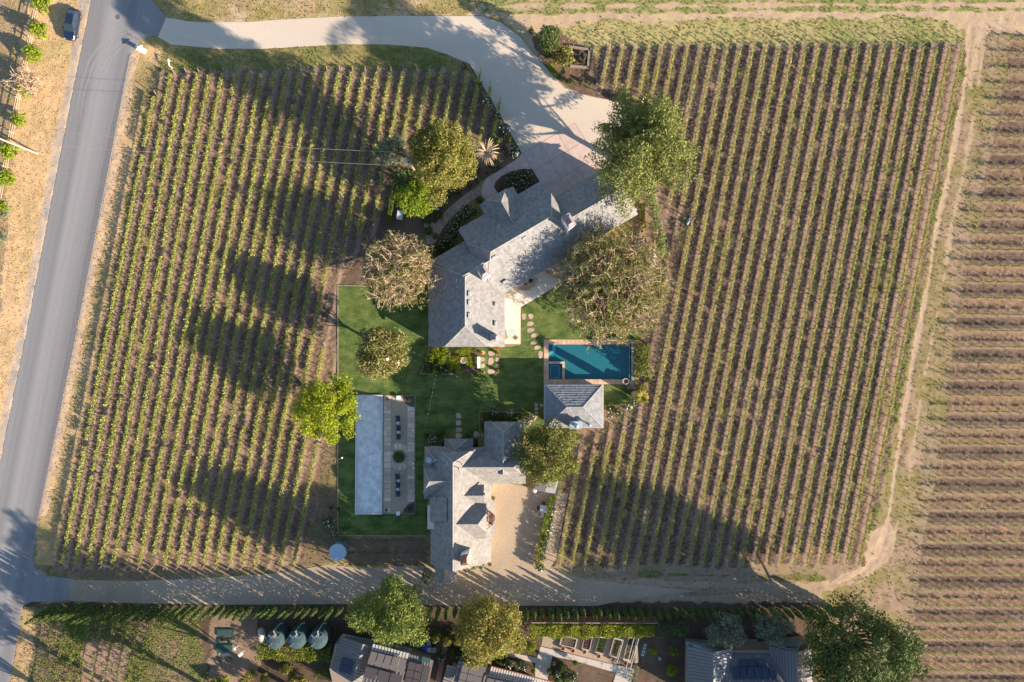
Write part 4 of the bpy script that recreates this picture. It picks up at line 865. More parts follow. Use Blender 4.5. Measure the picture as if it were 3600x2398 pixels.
# corner by the drive bend
shrub('olive', 1980, 201, 1.65, 2.6, 'large round mottled yellow shrub beside the raised vegetable plot', None, 'round_shrub')
shrubs('dark', [(1867, 110, .5), (1925, 195, .6)], 'small dark shrub at the edge of the drive bend', 'small shrubs by the drive bend', .5, 1)
for x, y, l, r, h in ((1978, 255, 'slim pointed cypress beside the clipped drive hedge', .35, 2.8), (2043, 292, 'slim twisted cypress at the drive bend bed', .35, 2.6)): shrub('dark', x, y, r, h, l, None, 'cypress_shrub')
shrubs('dark', [(2002, 288, .55)], 'dark cone shaped shrub in the drive bend bed', None, .5, 1.4); shrubs('box', [(2074, 305, .5)], 'spiral clipped box ball at the drive bend bed', None, .5, 1.1, 'box_ball')
shrubs('olive', [(2170, 350, .5), (2190, 354, .6), (2215, 355, .6)], 'dark yellow shrub at the gravel edge under the redwood', 'shrubs under the redwood', .6, .9)
# formal garden south of west wing
shrubs('box', [(1595, 1233, .55), (1668, 1236, .6), (1590, 1306, .65), (1666, 1308, .75)], 'clipped light green ball at a corner of the formal garden', 'clipped balls of the formal garden', .6, 1.5, 'box_ball')
shrubs('lime', [(1535, 1240, .8), (1522, 1255, .7), (1553, 1262, .7)], 'yellow green shrub in the triangular bed by the west wing', 'yellow shrubs in the triangular bed', .7, 1.2)
shrubs('dark', [(1505, 1278), (1525, 1290), (1548, 1290), (1570, 1275), (1570, 1245), (1500, 1300), (1540, 1305), (1575, 1300)], 'low dark shrub in the triangular bed by the west wing', 'dark shrubs in the triangular bed', .65, .8)
bedshape('planting_bed', [(1483, 1311), (1513, 1225), (1585, 1225), (1585, 1312)], .07, mat('ground_cover', (.045, .085, .02), .9, .5, 4, .08, 9)); bedshape('planting_bed', [(1587, 1228), (1680, 1228), (1680, 1316), (1587, 1316)], .068, mat('brown_bed', (.12, .08, .055), .95, .3, 4))
shrubs('fresh', [(1512, 1262, .6), (1545, 1275, .6), (1562, 1232, .55), (1530, 1300, .5)], 'light green shrub in the triangular bed by the west wing', 'light shrubs in the triangular bed', .6, .9)
# beds north of the guest house
shrubs('bigwhite', [(1735, 1445, .6), (1795, 1450, .6)], 'white rose bush against the guest house gable bed', 'white roses behind the guest gable', .6, 1.1, 'rose_bush', 'rose')
shrubs('dark', [(1710, 1465), (1735, 1470), (1765, 1468), (1795, 1472), (1822, 1468), (1700, 1490), (1705, 1510)], 'dark leafy shrub in the bed under the guest gable', 'dark shrubs under the guest gable', .65, 1.0)
shrubs('lime', [(1698, 1456, .4), (1848, 1455, .45)], 'small yellow green ball at the guest gable bed end', 'yellow balls at the gable bed', .45, .8)
shrubs('pink', [(1850, 1475, .6), (1868, 1470, .6), (1852, 1490, .5)], 'pale pink flowering bush between guest house and pool house', 'pink bushes', .6, 1.2, 'flower_bush')
shrubs('bigwhite', [(1522, 1542, .6), (1510, 1552, .5)], 'white flowering bush by the guest house north wall', 'white bushes by the north wall', .6, 1.1, 'rose_bush', 'rose')
shrubs('dark', [(1497, 1530, .5), (1545, 1528, .6), (1557, 1560, .4), (1642, 1532, .4), (1670, 1560, .5), (1505, 1745, .35), (1500, 1820, .35)], 'dark low shrub against the guest house walls', 'dark shrubs by the guest house', .5, .8)
shrubs('bigwhite', [(1505, 1870, .45)], 'white flowering shrub at the lawn corner by the guest house', None, .45, .8, 'rose_bush', 'rose')
# courtyard east border
shrubs('bigwhite', [(1942, 1795, .55), (1928, 1860, .7), (1898, 1992, .7)], 'white rose bush behind the courtyard hedge', 'white roses behind the court hedge', .6, 1.2, 'rose_bush', 'rose')
shrubs('rose', [(1935, 1820, .5), (1918, 1890, .7), (1912, 1920, .6), (1908, 1958, .6)], 'green rose bush behind the courtyard hedge', 'green roses behind the court hedge', .6, 1.2, 'rose_bush', 'rose')
# round the pool
shrubs('bigwhite', [(2208, 1425, .7), (2228, 1414, .5), (2143, 1460, .5)], 'white rose bush in the soil east of the pool house', 'white roses by the pool house', .6, 1.1, 'rose_bush', 'rose')
shrubs('rose', [(2145, 1435, .7), (2170, 1440, .6), (2175, 1455, .5)], 'green rose bush in the soil east of the pool house', 'green roses by the pool house', .6, 1.1, 'rose_bush', 'rose')
shrubs('box', [(2275, 1205, .75), (2268, 1344, .8)], 'dark clipped dome at an end of the pool hedge', 'domes at the pool hedge ends', .75, 1.6, 'box_ball'); shrub('lime', 2188, 1432, .3, .8, 'small lime green shrub among the pool house roses')
shrub('olive', 2255, 1372, .9, 1.0, 'feathery grey green plant under the spiky palm'); shrub('dark', 2265, 1165, .6, 1.1, 'dark shrub at the pool corner under the half bare tree')
shrubs('oli', [(2040, 1535, .6)], 'grey shrub in the bare soil beside the oak', None, .6, 1.0); shrub('rose', 2098, 1566, .4, .7, 'small green rose alone at the start of the vine rows')
shrubs('dark', [(1190, 1790, .3), (1166, 1785, .35)], 'small dark shrub by the lawn edging', 'shrubs by the lawn edging', .35, .6); shrubs('bigwhite', [(1157, 1832, .85), (1175, 1878, .55)], 'white flowering bush beside the round steel tank', 'white bushes by the steel tank', .7, 1.1, 'rose_bush', 'rose')
# southern plots
shrubs('olive', [(885, 2370, .9), (930, 2385, .8), (1010, 2350, .9), (1030, 2385, .9), (1065, 2390, .8), (860, 2395, .9)], 'ochre green shrub below the tank hedge', 'ochre shrubs below the tank hedge', .9, 1.5)
shrubs('dark', [(1460, 2235, .8), (1490, 2245, .8), (1530, 2230, .8), (1575, 2225, .7), (1640, 2240, .8)], 'dark shrub under the two trees by the back path', 'dark shrubs by the back path', .8, 1.2)
shrubs('olive', [(1535, 2235, .7), (1575, 2245, .8), (1605, 2250, .6)], 'yellow leaved shrub overhanging the back path', 'yellow shrubs at the back path', .7, 1.8)
shrubs('bigwhite', [(1548, 2310, .75), (1620, 2312, 1.0), (1790, 2335, .6), (1825, 2338, .7), (1845, 2345, .5), (1778, 2325, .4), (2015, 2370, .6), (1960, 2370, .5), (2020, 2385, .5)], 'white flowering bush against the metal roofed house', 'white bushes by the metal roofed house', .7, 1.2, 'rose_bush', 'rose')
shrubs('dark', [(1590, 2300, .7), (1760, 2320, .9), (1980, 2350, .8), (1990, 2385, .8), (1965, 2390, .8)], 'dark shrub in the paved back garden', 'dark shrubs of the back garden', .8, 1.1)
shrubs('box', [(1868, 2350, .7), (1952, 2324, .6), (2028, 2340, .75), (1940, 2366, .75)], 'round clipped green shrub by the paved walk', 'round shrubs by the paved walk', .7, 1.2, 'box_ball')
shrubs('lime', [(1863, 2272, .85), (1830, 2285, .5), (1635, 2265, .7)], 'glossy yellow green citrus bush in the mulch', 'citrus bushes', .8, 1.5, 'citrus_bush')
shrubs('fresh', [(2297, 2285, .6), (2365, 2290, .75), (2362, 2355, .8)], 'loose green sapling bush in the dark mulch yard', 'saplings in the mulch yard', .7, 1.6)
shrubs('fresh', [(790, 2395, .9), (760, 2400, .8)], 'green bush south of the compost bins', 'bushes south of the bins', .8, 1.3)
def hedge(label, pl, wid, h, m, dens=230, leaf=.18, name='hedge', z0=0.0):
    base = P(*pl[0], h * .7); base.z = z0; t = thing(name, label, 'hedge', base); pts, nr = [], []; b = MB()
    for (x1, y1), (x2, y2) in zip(pl[:-1], pl[1:]):
        p, q = P(x1, y1, h * .7), P(x2, y2, h * .7); p.z = q.z = z0; d = q - p; Ln = d.length; u = d / Ln; n = Vector((-u.y, u.x, 0)); k = int(Ln * dens * (wid + h))
        s = RNG.uniform(0, Ln, k); side = RNG.random(k) < wid / (wid + h * 1.2)
        wob = 1 + .14 * np.sin(s * 1.7 + 1) + .1 * np.sin(s * 4.1); of = np.where(side, RNG.uniform(-.5, .5, k), np.sign(RNG.uniform(-1, 1, k)) * .5 * RNG.uniform(.85, 1.05, k)) * wid * wob
        z = z0 + np.where(side, h * (1 + .06 * np.sin(s * 2.3)) - RNG.uniform(0, .15, k), RNG.uniform(.03, 1, k) * h)
        c = np.array(p)[None] + s[:, None] * np.array(u) + of[:, None] * np.array(n); c[:, 2] = z; pts.append(c)
        nr.append(np.where(side[:, None], np.array([[0, 0, 1.]]), np.sign(of)[:, None] * np.array(n)[None]))
        for g in np.arange(.4, Ln, .9): cc = p + u * float(g); b.tube([cc - Vector((0, 0, .05)), cc + Vector((0, 0, h * .8))], [.04, .015], 4, False)
    leaf_obj('foliage', leaves_V(np.concatenate(pts), leaf, np.concatenate(nr), 1.0), m, t); b.build('stem', m_wood, t)
    return t
hedge('narrow clipped dark hedge along the last shaded vine row', [(1393, 628), (1382, 690), (1364, 785)], .6, 1.3, L_box)
hedge('bright clipped hedge along the gravel courtyard', [(1944, 1742), (1915, 1850), (1888, 1985)], .62, 1.3, L_lime)
hedge('thick clipped hedge east of the pool urns', [(2267, 1208), (2260, 1320)], 1.15, 3.0, lm('poolhedge_leaf', (.11, .14, .025), (.26, .27, .05), trans=.25), 200, .22)
hedge('low clipped hedge at the drive bend', [(1927, 218), (1960, 272)], .5, .8, L_lime)
hedge('narrow clipped hedge beside the garage gable', [(2258, 715), (2263, 800)], .5, 1.1, L_lime)
hedge('long bright laurel hedge behind the timber fence', [(1860, 2215), (2050, 2216), (2300, 2214)], 1.75, 2.0, lm('laurel_leaf', (.13, .17, .015), (.36, .38, .03), trans=.35), 130, .24)
hedge('dark end of the laurel thicket beside the mulch yard', [(2305, 2215), (2420, 2205)], 1.7, 2.0, L_dark, 70, .25)
hedge('laurel hedge below the three dark tanks', [(900, 2290), (1165, 2300)], 1.9, 1.8, lm('laurel2_leaf', (.10, .14, .015), (.30, .32, .03), trans=.35), 80, .24)
hedge('rounded hedge at the corner of the solar roofed house', [(1105, 2365), (1240, 2400)], 1.0, 1.3, L_box, 90, .2)
hedge('short clipped hedge at the end of the paved walk', [(2232, 2345), (2222, 2410)], .9, 1.2, L_oli, 90, .2)
hedge('tall narrow ivy shrub at the guest house corner', [(1502, 2010), (1492, 2045)], .8, 2.6, L_dark, 90, .2)
# clipped box parterre
for k, pl in enumerate(([(1590, 1252), (1592, 1298)], [(1660, 1252), (1662, 1292)], [(1610, 1240), (1652, 1240)], [(1610, 1250), (1610, 1312), (1625, 1314)], [(1618, 1233), (1650, 1233)], [(1645, 1250), (1648, 1290)])):
    hedge('low clipped box border of the formal garden', pl, .75, .6, L_lime, 260, .15)['group'] = 'box borders of the formal garden'
# cypresses
def cyp_proto(k):
    t = thing('cypress_tree', 'x', 'tree', (0, 0, 0), 'g'); n = 800; z = RNG.uniform(.02, 1, n) ** .9; rad = .5 * np.sin(np.clip(z * .93 + .07, 0, 1) * math.pi) ** .55 * (1 - .35 * z); a = RNG.uniform(0, 6.283, n); rr = rad * RNG.uniform(.65, 1.1, n)
    C = np.stack([rr * np.cos(a), rr * np.sin(a), z], 1); N_ = np.stack([np.cos(a), np.sin(a), .5 + 0 * a], 1)
    o = leaf_obj('crown', leaves_V(C * np.array([1, 1, 4.4]), .3, N_, .9, .5), L_cyp, t)
    MB().tube([(0, 0, -.1), (0, 0, 3.6)], [.06, .02], 5).build('trunk', m_wood, t); return t
CY = [cyp_proto(k) for k in range(4)]; cyu = [0] * 4
def cypress(x, y, h, r, label, group):
    k = random.randrange(4)
    o = CY[k] if not cyu[k] else copy_tree(CY[k]); cyu[k] = 1
    p = P(x, y); o.location = (p.x, p.y, 0); o.rotation_euler = (random.uniform(-.03, .03), random.uniform(-.03, .03), random.uniform(0, 6)); o.scale = (r / .5, r / .5, h / 4.4); o['label'] = label; o['group'] = group
for k in range(39):
    x = 195 + k * 28 + random.uniform(-4, 4)
    if x < 1245: cypress(x, 2131 + random.uniform(-2, 2), (5.8 - 1.4 * min(1, max(0, (x - 500) / 500))) * random.uniform(.9, 1.1), .44 if x < 520 else .40, 'slender cypress in the line along the shaded drive', 'cypresses along the west part of the drive')
for k in range(39):
    x = 1850 + k * 28.4 + random.uniform(-4, 4); cypress(x, 2139 + random.uniform(-2, 2), random.choice((3.2, 3.6, 4.2, 4.6)), random.uniform(.36, .46), 'slender cypress in the line behind the timber fence', 'cypresses by the timber fence')
for k in range(20): cypress(1258 + k * 28.6 + random.uniform(-4, 4), 2136 + random.uniform(-2, 2), random.uniform(3.8, 4.8), .42, 'slender cypress half hidden below the two broad trees', 'cypresses below the two broad trees')
# palms
def palm(name, label, x, y, h, nf, fl, m, trunk, skirt, droop, zc, at=1.0):
    base = P(x, y, h * at); base.z = 0; t = thing(name, label, 'palm', base)
    b = MB(); b.tube([base - Vector((0, 0, .1)), base + Vector((0, 0, h * .5)), base + Vector((0, 0, h))], trunk, 10); b.build('trunk', m_barkp if skirt else m_bark, t)
    top = base + Vector((0, 0, h))
    for k in range(nf):
        a = k * 2.39996; up = random.uniform(*zc); f = MB(); ln = fl * random.uniform(.8, 1.1); d = Vector((math.cos(a), math.sin(a), 0)); sd_ = Vector((-d.y, d.x, 0)); prev = None; nsg = 5; w0 = .12 if droop < .5 else .075
        L0, R0 = [], []
        for i in range(nsg + 1):
            s = i / nsg; p = top + d * ln * (s - .25 * droop * s * s) + Vector((0, 0, ln * (up * s - droop * s * s))); wv = w0 * math.sin(math.pi * min(1, .12 + s * .88)) + .01
            L0.append(p + sd_ * wv); R0.append(p - sd_ * wv + Vector((0, 0, -.04)))
        n0 = len(L0); f.add(L0 + R0, [(i, i + 1, n0 + i + 1, n0 + i) for i in range(nsg)]); f.build('frond', m, t)
    return t
palm('spiky_palm', 'tall spiky yellow green palm beside the pool corner', 2257, 1396, 5.6, 70, 1.15, lm('palm_leaf', (.16, .16, .02), (.42, .33, .04), trans=.3), [.55, .62, .4], True, .35, (-.3, .9))
palm('dead_palm', 'dead tan palm with drooping dry fronds by the entrance walk', 1709, 537, 2.6, 40, 2.5, mat('dry_frond', (.40, .29, .175), .85, .15, 4), [.2, .17, .15], False, .8, (.3, 1.2))

# ------------------------------------------------------------------ car
def car():
    p = P(262, 96); t = thing('parked_car', 'dark blue hatchback sedan parked on the gravel shoulder', 'car', p); p = P(262, 93); p.z = 0
    d = (P(247, 148) - P(266, 42)); a = math.atan2(d.y, d.x); u = Vector((math.cos(a), math.sin(a), 0)); v = Vector((-u.y, u.x, 0))
    def W(x, y, z): return p + u * x + v * y + Vector((0, 0, z))
    m_b = mat('car_paint', (.012, .02, .045), .25, spec=.5); m_b.node_tree.nodes['Principled BSDF'].inputs['Coat Weight'].default_value = .6; m_g = mat('car_glass', (.03, .05, .06), .08, spec=.8)
    def loft(secs, nm, m):
        b = MB(); n = len(secs[0])
        for s in secs: b.v += [tuple(W(*q)) for q in s]
        for i in range(len(secs) - 1):
            for j in range(n - 1): q = i * n + j; b.f.append((q, q + 1, q + n + 1, q + n))
            b.f.append((i * n + n - 1, i * n, i * n + n, i * n + n + n - 1))
        b.f.append(tuple(range(n))); b.f.append(tuple((len(secs) - 1) * n + j for j in range(n))[::-1]); return b.build(nm, m, t, smooth=False)
    def sec(x, w, z0, z1, top=.86): return [(x, -w * .96, z0), (x, -w, z0 + (z1 - z0) * .45), (x, -w * .97, z0 + (z1 - z0) * .8), (x, -w * top, z1), (x, w * top, z1), (x, w * .97, z0 + (z1 - z0) * .8), (x, w, z0 + (z1 - z0) * .45), (x, w * .96, z0)]
    loft([sec(-2.35, .55, .42, .72), sec(-2.28, .76, .28, .9), sec(-1.9, .88, .24, 1.0), sec(-1.2, .91, .22, .98), sec(0, .92, .22, .95), sec(.95, .91, .22, .95), sec(1.7, .88, .24, .86), sec(2.2, .78, .28, .74), sec(2.38, .5, .38, .62)], 'body', m_b)
    loft([[(-2.0, -.68, .96), (-2.0, .68, .96), (-2.0, .66, 1.0), (-2.0, -.66, 1.0)], [(-1.25, -.78, .96), (-1.25, .78, .96), (-1.25, .58, 1.36), (-1.25, -.58, 1.36)], [(.2, -.8, .94), (.2, .8, .94), (.2, .6, 1.40), (.2, -.6, 1.40)], [(1.2, -.78, .93), (1.2, .78, .93), (1.2, .72, .97), (1.2, -.72, .97)]], 'windows', m_g)
    loft([[(-1.32, -.56, 1.35), (-1.32, .56, 1.35), (-1.32, .54, 1.385), (-1.32, -.54, 1.385)], [(-.5, -.6, 1.40), (-.5, .6, 1.40), (-.5, .56, 1.45), (-.5, -.56, 1.45)], [(.25, -.6, 1.38), (.25, .6, 1.38), (.25, .56, 1.43), (.25, -.56, 1.43)]], 'car_roof', m_b)
    for sy in (-1, 1):
        for x in (-1.42, 1.42):
            b = MB(); b.tube([W(x, sy * .80, .32), W(x, sy * .95, .32)], .32, 18); w_ = b.build('wheel', mat('tyre', (.02, .02, .02), .9), t)
            b = MB(); b.tube([W(x, sy * .94, .32), W(x, sy * .958, .32)], .2, 14); b.build('rim', mat('rim', (.35, .35, .37), .3, metal=.8), w_)
        b = MB(); b.box(W(2.12, sy * .6, .6), .3, .28, .12, a); b.build('headlight', mat('lamp_glass', (.7, .72, .75), .1), t)
        b = MB(); b.box(W(-2.2, sy * .62, .78), .22, .25, .12, a); b.build('taillight', mat('tail_red', (.35, .02, .02), .2), t)
        b = MB(); b.box(W(.75, sy * 1.0, .93), .12, .2, .13, a); b.build('mirror', m_b, t)
    for sx in (-.55,):
        for sy in (-1, 1): b = MB(); b.hexa([W(-.5, sy * .815, .95), W(-.42, sy * .815, .95), W(-.42, sy * .80, .95), W(-.5, sy * .80, .95)], [W(-.5, sy * .625, 1.39), W(-.42, sy * .625, 1.39), W(-.42, sy * .60, 1.39), W(-.5, sy * .60, 1.39)]); b.build('pillar', m_b, t)
car()
# ------------------------------------------------------------------ roadside furniture
def simple(name, label, cat, loc, mb, m, group=None):
    o = mb.build(name, m); off = Vector(loc)
    o.data.transform(__import__('mathutils').Matrix.Translation(-off)); o.location = off
    return tag(o, label, cat, group)
m_wpaint = mat('white_paint', (.80, .78, .74), .6, .05, 4)
c = P(502, 178); t = thing('entry_pillar', 'white painted entry pillar at the mouth of the drive', 'pillar', c)
MB().box(c, .75, .55, 1.05, R(-25)).build('shaft', m_wpaint, t); MB().hexa([(c.x + dx * .5, c.y + dy * .4, 1.053) for dx, dy in ((-1, -1), (1, -1), (1, 1), (-1, 1))], [(c.x + dx * .1, c.y + dy * .1, 1.28) for dx, dy in ((-1, -1), (1, -1), (1, 1), (-1, 1))]).build('cap', m_wpaint, t); MB().box(c, .95, .75, .12, R(-25)).build('plinth', m_wpaint, t)
def marker(x, y, label):
    c = P(x, y); t = thing('marker_stake', label, 'stake', c); MB().tube([c, c + Vector((0, 0, 1.0))], .03, 5).build('stake', m_post, t); MB().tube([c + Vector((0, 0, .85)), c + Vector((0, 0, 1.1))], .045, 6).build('reflector', mat('orange_plastic', (.7, .12, .04), .5), t)
marker(508, 152, 'thin orange topped stake beside the white entry pillar'); marker(90, 2142, 'orange topped stake at the road corner by the cypresses')
t = thing('white_frame', 'small white timber frame at the first vine rows', 'frame', P(606, 240)); MB().tube([P(606, 240), P(606, 240) + Vector((0, 0, 1.0))], .06, 5).build('post', m_wpaint, t); MB().tube([P(602, 218), P(602, 218) + Vector((0, 0, 1.0))], .06, 5).build('post', m_wpaint, t); MB().tube([P(606, 240) + Vector((0, 0, .95)), P(602, 218) + Vector((0, 0, .95))], .09, 5).build('rail', m_wpaint, t)
# rail fence
fl = [(150, -20), (140, 30), (118, 140), (97, 245), (75, 350), (52, 470), (30, 590), (5, 715), (-18, 830)]
t = thing('rail_fence', 'weathered three rail timber fence along the dry verge', 'fence', P(*fl[3]))
m_rail = mat('rail_wood', (.42, .30, .20), .9, .25, 3)
for i, (x, y) in enumerate(fl):
    c = P(x, y); MB().box(c - Vector((0, 0, .1)), .14, .14, 1.4, .2).build('post', m_rail, t)
    if i < len(fl) - 1:
        q = P(*fl[i + 1])
        for z in (.35, .75, 1.15): MB().tube([c + Vector((.05, 0, z)), q + Vector((.05, 0, z + random.uniform(-.03, .03)))], .055, 4).build('rail', m_rail, t)
# power poles and wires
m_pole = mat('pole_wood', (.40, .32, .25), .9, .2, 4)
p1 = P(134, 541); t = thing('utility_pole', 'tall timber utility pole on the dry verge by the rail fence', 'pole', p1)
MB().tube([p1 - Vector((0, 0, .2)), p1 + Vector((0, 0, 10.6))], [.16, .11], 10).build('shaft', m_pole, t); MB().box(p1 + Vector((0, 0, 9.9)), .12, 2.2, .12, R(4)).build('crossarm', m_pole, t)
p2 = P(1470, 622); t = thing('utility_pole', 'timber utility pole with grey transformer among the garden trees', 'pole', p2)
MB().tube([p2 - Vector((0, 0, .2)), p2 + Vector((0, 0, 10.4))], [.15, .1], 10).build('shaft', m_pole, t); MB().box(p2 + Vector((0, 0, 9.7)), .12, 2.0, .12, R(4)).build('crossarm', m_pole, t); b = MB(); b.lathe(p2 + Vector((-.38, .1, 8.6)), [(.05, 0), (.26, .02), (.26, .85), (.2, .92)], 14); b.build('transformer', mat('transformer_grey', (.5, .51, .52), .5), t)
for dy in (-.9, .9):
    a, b_ = p1 + Vector((0, dy, 10.1)), p2 + Vector((0, dy, 9.9)); pts = [a.lerp(b_, k / 16) - Vector((0, 0, 1.1 * 4 * (k / 16) * (1 - k / 16))) for k in range(17)]
    simple('overhead_wire', 'thin overhead wire strung from roadside pole to garden pole', 'wire', a, MB().tube(pts, .022, 4), mat('wire', (.28, .24, .20), .6), 'overhead wires')
# flag by the redwood
c = P(2252, 366); t = thing('flag', 'red and white flag on a short pole by the redwood', 'flag', c); MB().tube([c, c + Vector((0, 0, 3.6))], .03, 6).build('flagpole', m_wpaint, t)
b = MB(); r = []
for i in range(7): r.append([(c.x - .05 - i * .06 + .05 * math.sin(i), c.y - i * .12, 3.5 - .05 * i), (c.x - .05 - i * .07 + .3, c.y - .1 - i * .12, 2.9 - .05 * i)])
for i in range(6): b.add([r[i][0], r[i + 1][0], r[i + 1][1], r[i][1]], [(0, 1, 2, 3)])
b.build('cloth', mat('flag_cloth', (.75, .08, .1), .8, col2=(.8, .76, .74), scale=3), t)
# ------------------------------------------------------------------ tanks and bins
m_tank = mat('tank_poly', (.055, .09, .095), .45, .12, 2); m_rib = mat('tank_rib', (.13, .17, .17), .5); m_pvc = mat('pvc_pipe', (.72, .74, .74), .5)
for k, (x, y) in enumerate(((965, 2253), (1040, 2253), (1115, 2253))):
    c = P(x, y, 3.3); c.z = 0; t = thing('water_tank', ['dark green poly tank beside the tan propane tank', 'middle dark green poly tank of the three', 'dark green poly tank next to the solar roofed house'][k], 'tank', c, 'dark poly tanks'); r = 1.36
    b = MB(); b.lathe(c, [(r, -.05)] + [(r * (1.0 if i % 2 else .985), .05 + i * .24) for i in range(13)] + [(r * .97, 3.1), (r * .6, 3.28), (.3, 3.36)], 32); b.build('shell', m_tank, t)
    for j in range(4):
        a = R(45 + 90 * j); b = MB(); b.box(Vector((c.x + math.cos(a) * .68, c.y + math.sin(a) * .68, 3.2)), 1.05, .16, .14, a); b.build('rib', m_rib, t)
    h_ = P(x - 2, y - 17, 3.3); b = MB(); b.lathe((h_.x, h_.y, 3.2), [(.36, 0), (.36, .14), (.28, .2)], 10); b.build('hatch', mat('hatch', (.05, .10, .11), .5) if k else mat('hatch_brown', (.17, .12, .10), .5), t)
    q = P(x + 24, y - 66); b = MB(); b.tube([(h_.x, h_.y, 3.45), (h_.x + .3, h_.y + .3, 3.5), (q.x, q.y, 3.4), (q.x, q.y, .1)], .05, 6); b.build('pipe', m_pvc, t)
    b = MB(); b.tube([(q.x, q.y, .5), (q.x + .45, q.y, .5), (q.x + .45, q.y + .3, .5)], .045, 6); b.build('pipe', m_pvc, t)
c = P(918, 2232, .8); t = thing('propane_tank', 'tan horizontal propane tank beside the dark poly tanks', 'tank', Vector((c.x, c.y, 0))); a0, a1 = P(918, 2207, .8), P(919, 2262, .8)
b = MB(); n_ = [(0, .05), (.06, .3), (.2, .44), (.45, .52)]; pts, rr = [], []
dv = (a1 - a0).normalized(); Lp = (a1 - a0).length
for s, r in n_: pts.append(a0 + dv * s); rr.append(r)
for s, r in n_[::-1]: pts.append(a1 - dv * s); rr.append(r)
b.tube(pts, rr, 18); b.build('vessel', mat('tan_steel', (.42, .37, .31), .55, .08, 3), t)
for f in (.25, .75): q = a0.lerp(a1, f); MB().box(Vector((q.x, q.y, 0)), .8, .2, .5).build('cradle', mat('concrete', (.35, .34, .32), .9), t)
b = MB(); b.lathe((a0.lerp(a1, .5).x, a0.lerp(a1, .5).y, 1.28), [(.2, 0), (.2, .16), (.1, .2)], 12); b.build('dome', MATS['tan_steel'], t)
m_bin = mat('green_lid', (.032, .075, .058), .6, .12, 3)
for x, y, w_, h_, l in ((793, 2223, 55, 24, 'green rectangular vault lid flush in the bare yard by the weeds'), (790, 2277, 55, 24, 'green rectangular vault lid beside the white standpipe')):
    simple('vault_lid', l, 'lid', P(x, y), MB().box(P(x, y), w_ / S, h_ / S, .22), m_bin)
for k, (x, y) in enumerate(((776, 2251), (808, 2251), (773, 2318), (805, 2319))):
    b = MB(); b.lathe(P(x, y), [(.36, -.02), (.36, .16), (.3, .2), (.05, .22)], 18); simple('access_cover', 'round green access lid in the bare yard', 'lid', P(x, y), b, m_bin, 'round access lids')
for x, y, w_ in ((774, 2299, 8), (794, 2299, 15)): simple('valve_cover', 'small pale teal valve cover between the green lids', 'cover', P(x, y), MB().box(P(x, y), w_ / S, 9 / S, .12), mat('pale_teal', (.30, .42, .42), .6), 'pale valve covers')
for x, y, l, h_ in ((845, 2303, 'large white metal box standing askew on a post', 1.5), (826, 2283, 'small white standpipe box beside the green vault lid', 1.2)):
    c = P(x, y, h_); c.z = 0; t = thing('meter_box', l, 'box', c); MB().tube([c, c + Vector((0, 0, h_ - .3))], .05, 6).build('post', m_pvc, t); MB().box(c + Vector((0, 0, h_ - .3)), .62 if h_ > 1.3 else .35, .42, .3, R(40)).build('case', m_wpaint, t)
c = P(1187, 1942, 2.4); c.z = 0; t = thing('steel_tank', 'round pale blue grey steel tank beside the short vine rows', 'tank', c)
b = MB(); b.lathe(c, [(1.24, -.05)] + [(1.24 * (1 if i % 2 else .985), .05 + .23 * i) for i in range(11)], 32); b.build('shell', mat('tank_side', (.12, .17, .19), .5), t); b = MB(); b.lathe(c, [(1.26, 2.36), (1.25, 2.42), (.7, 2.52), (.02, 2.56)], 32); b.build('lid', mat('steel_lid', (.36, .46, .52), .45, .06, 2), t)
h_ = P(1184, 1966, 2.5); b = MB(); b.lathe((h_.x, h_.y, 2.38), [(.26, 0), (.26, .2), (.19, .21), (.18, .1)], 14); b.build('hatch', m_wpaint, t)
for x, y in ((1183, 1984), (1207, 1985)): c = P(x, y); simple('short_post', 'short tan post stub in front of the round steel tank', 'post', c, MB().tube([c, c + Vector((-.1, .15, .8))], .07, 6), m_post, 'post stubs')
# air conditioner
c = P(1405, 756, .9); c.z = 0; t = thing('air_conditioner', 'pale grey air conditioner cabinet behind the narrow dark hedge', 'machine', c); MB().box(c, .75, 1.25, .85, R(-8)).build('case', mat('ac_side', (.33, .36, .38), .6), t); MB().box(c + Vector((0, 0, .853)), .8, 1.3, .07, R(-8)).build('lid', mat('ac_lid', (.50, .56, .60), .5), t)
for x, y, l in ((1395, 610, 'pale blue grey barrel behind the olive tree'), (1397, 628, 'dark rimmed round tub at the hedge end')):
    c = P(x, y, .8); c.z = 0; b = MB(); b.lathe(c, [(.22, 0), (.25, .4), (.24, .8), (.19, .8), (.18, .6)], 14); simple('barrel', l, 'barrel', c, b, mat('grey_tub', (.42, .48, .50), .6))
for x, y, l in ((1538, 737, 'white stone urn on the mulch near the curved path'), (1621, 752, 'white figurine stone among the roses by the house'), (1821, 540, 'round pale boulder at the tip of the drive bed')):
    c = P(x, y); b = MB(); b.lathe(c, [(.2, -.02), (.26, .15), (.2, .3), (.28, .42), (.2, .5), (.05, .5)] if 'urn' in l else [(.2, -.02), (.24, .12), (.2, .25), (.08, .32)], 9); simple('garden_stone' if 'urn' not in l else 'urn', l, 'stone' if 'urn' not in l else 'urn', c, b, mat('pale_stone', (.62, .60, .56), .8, .1, 5))
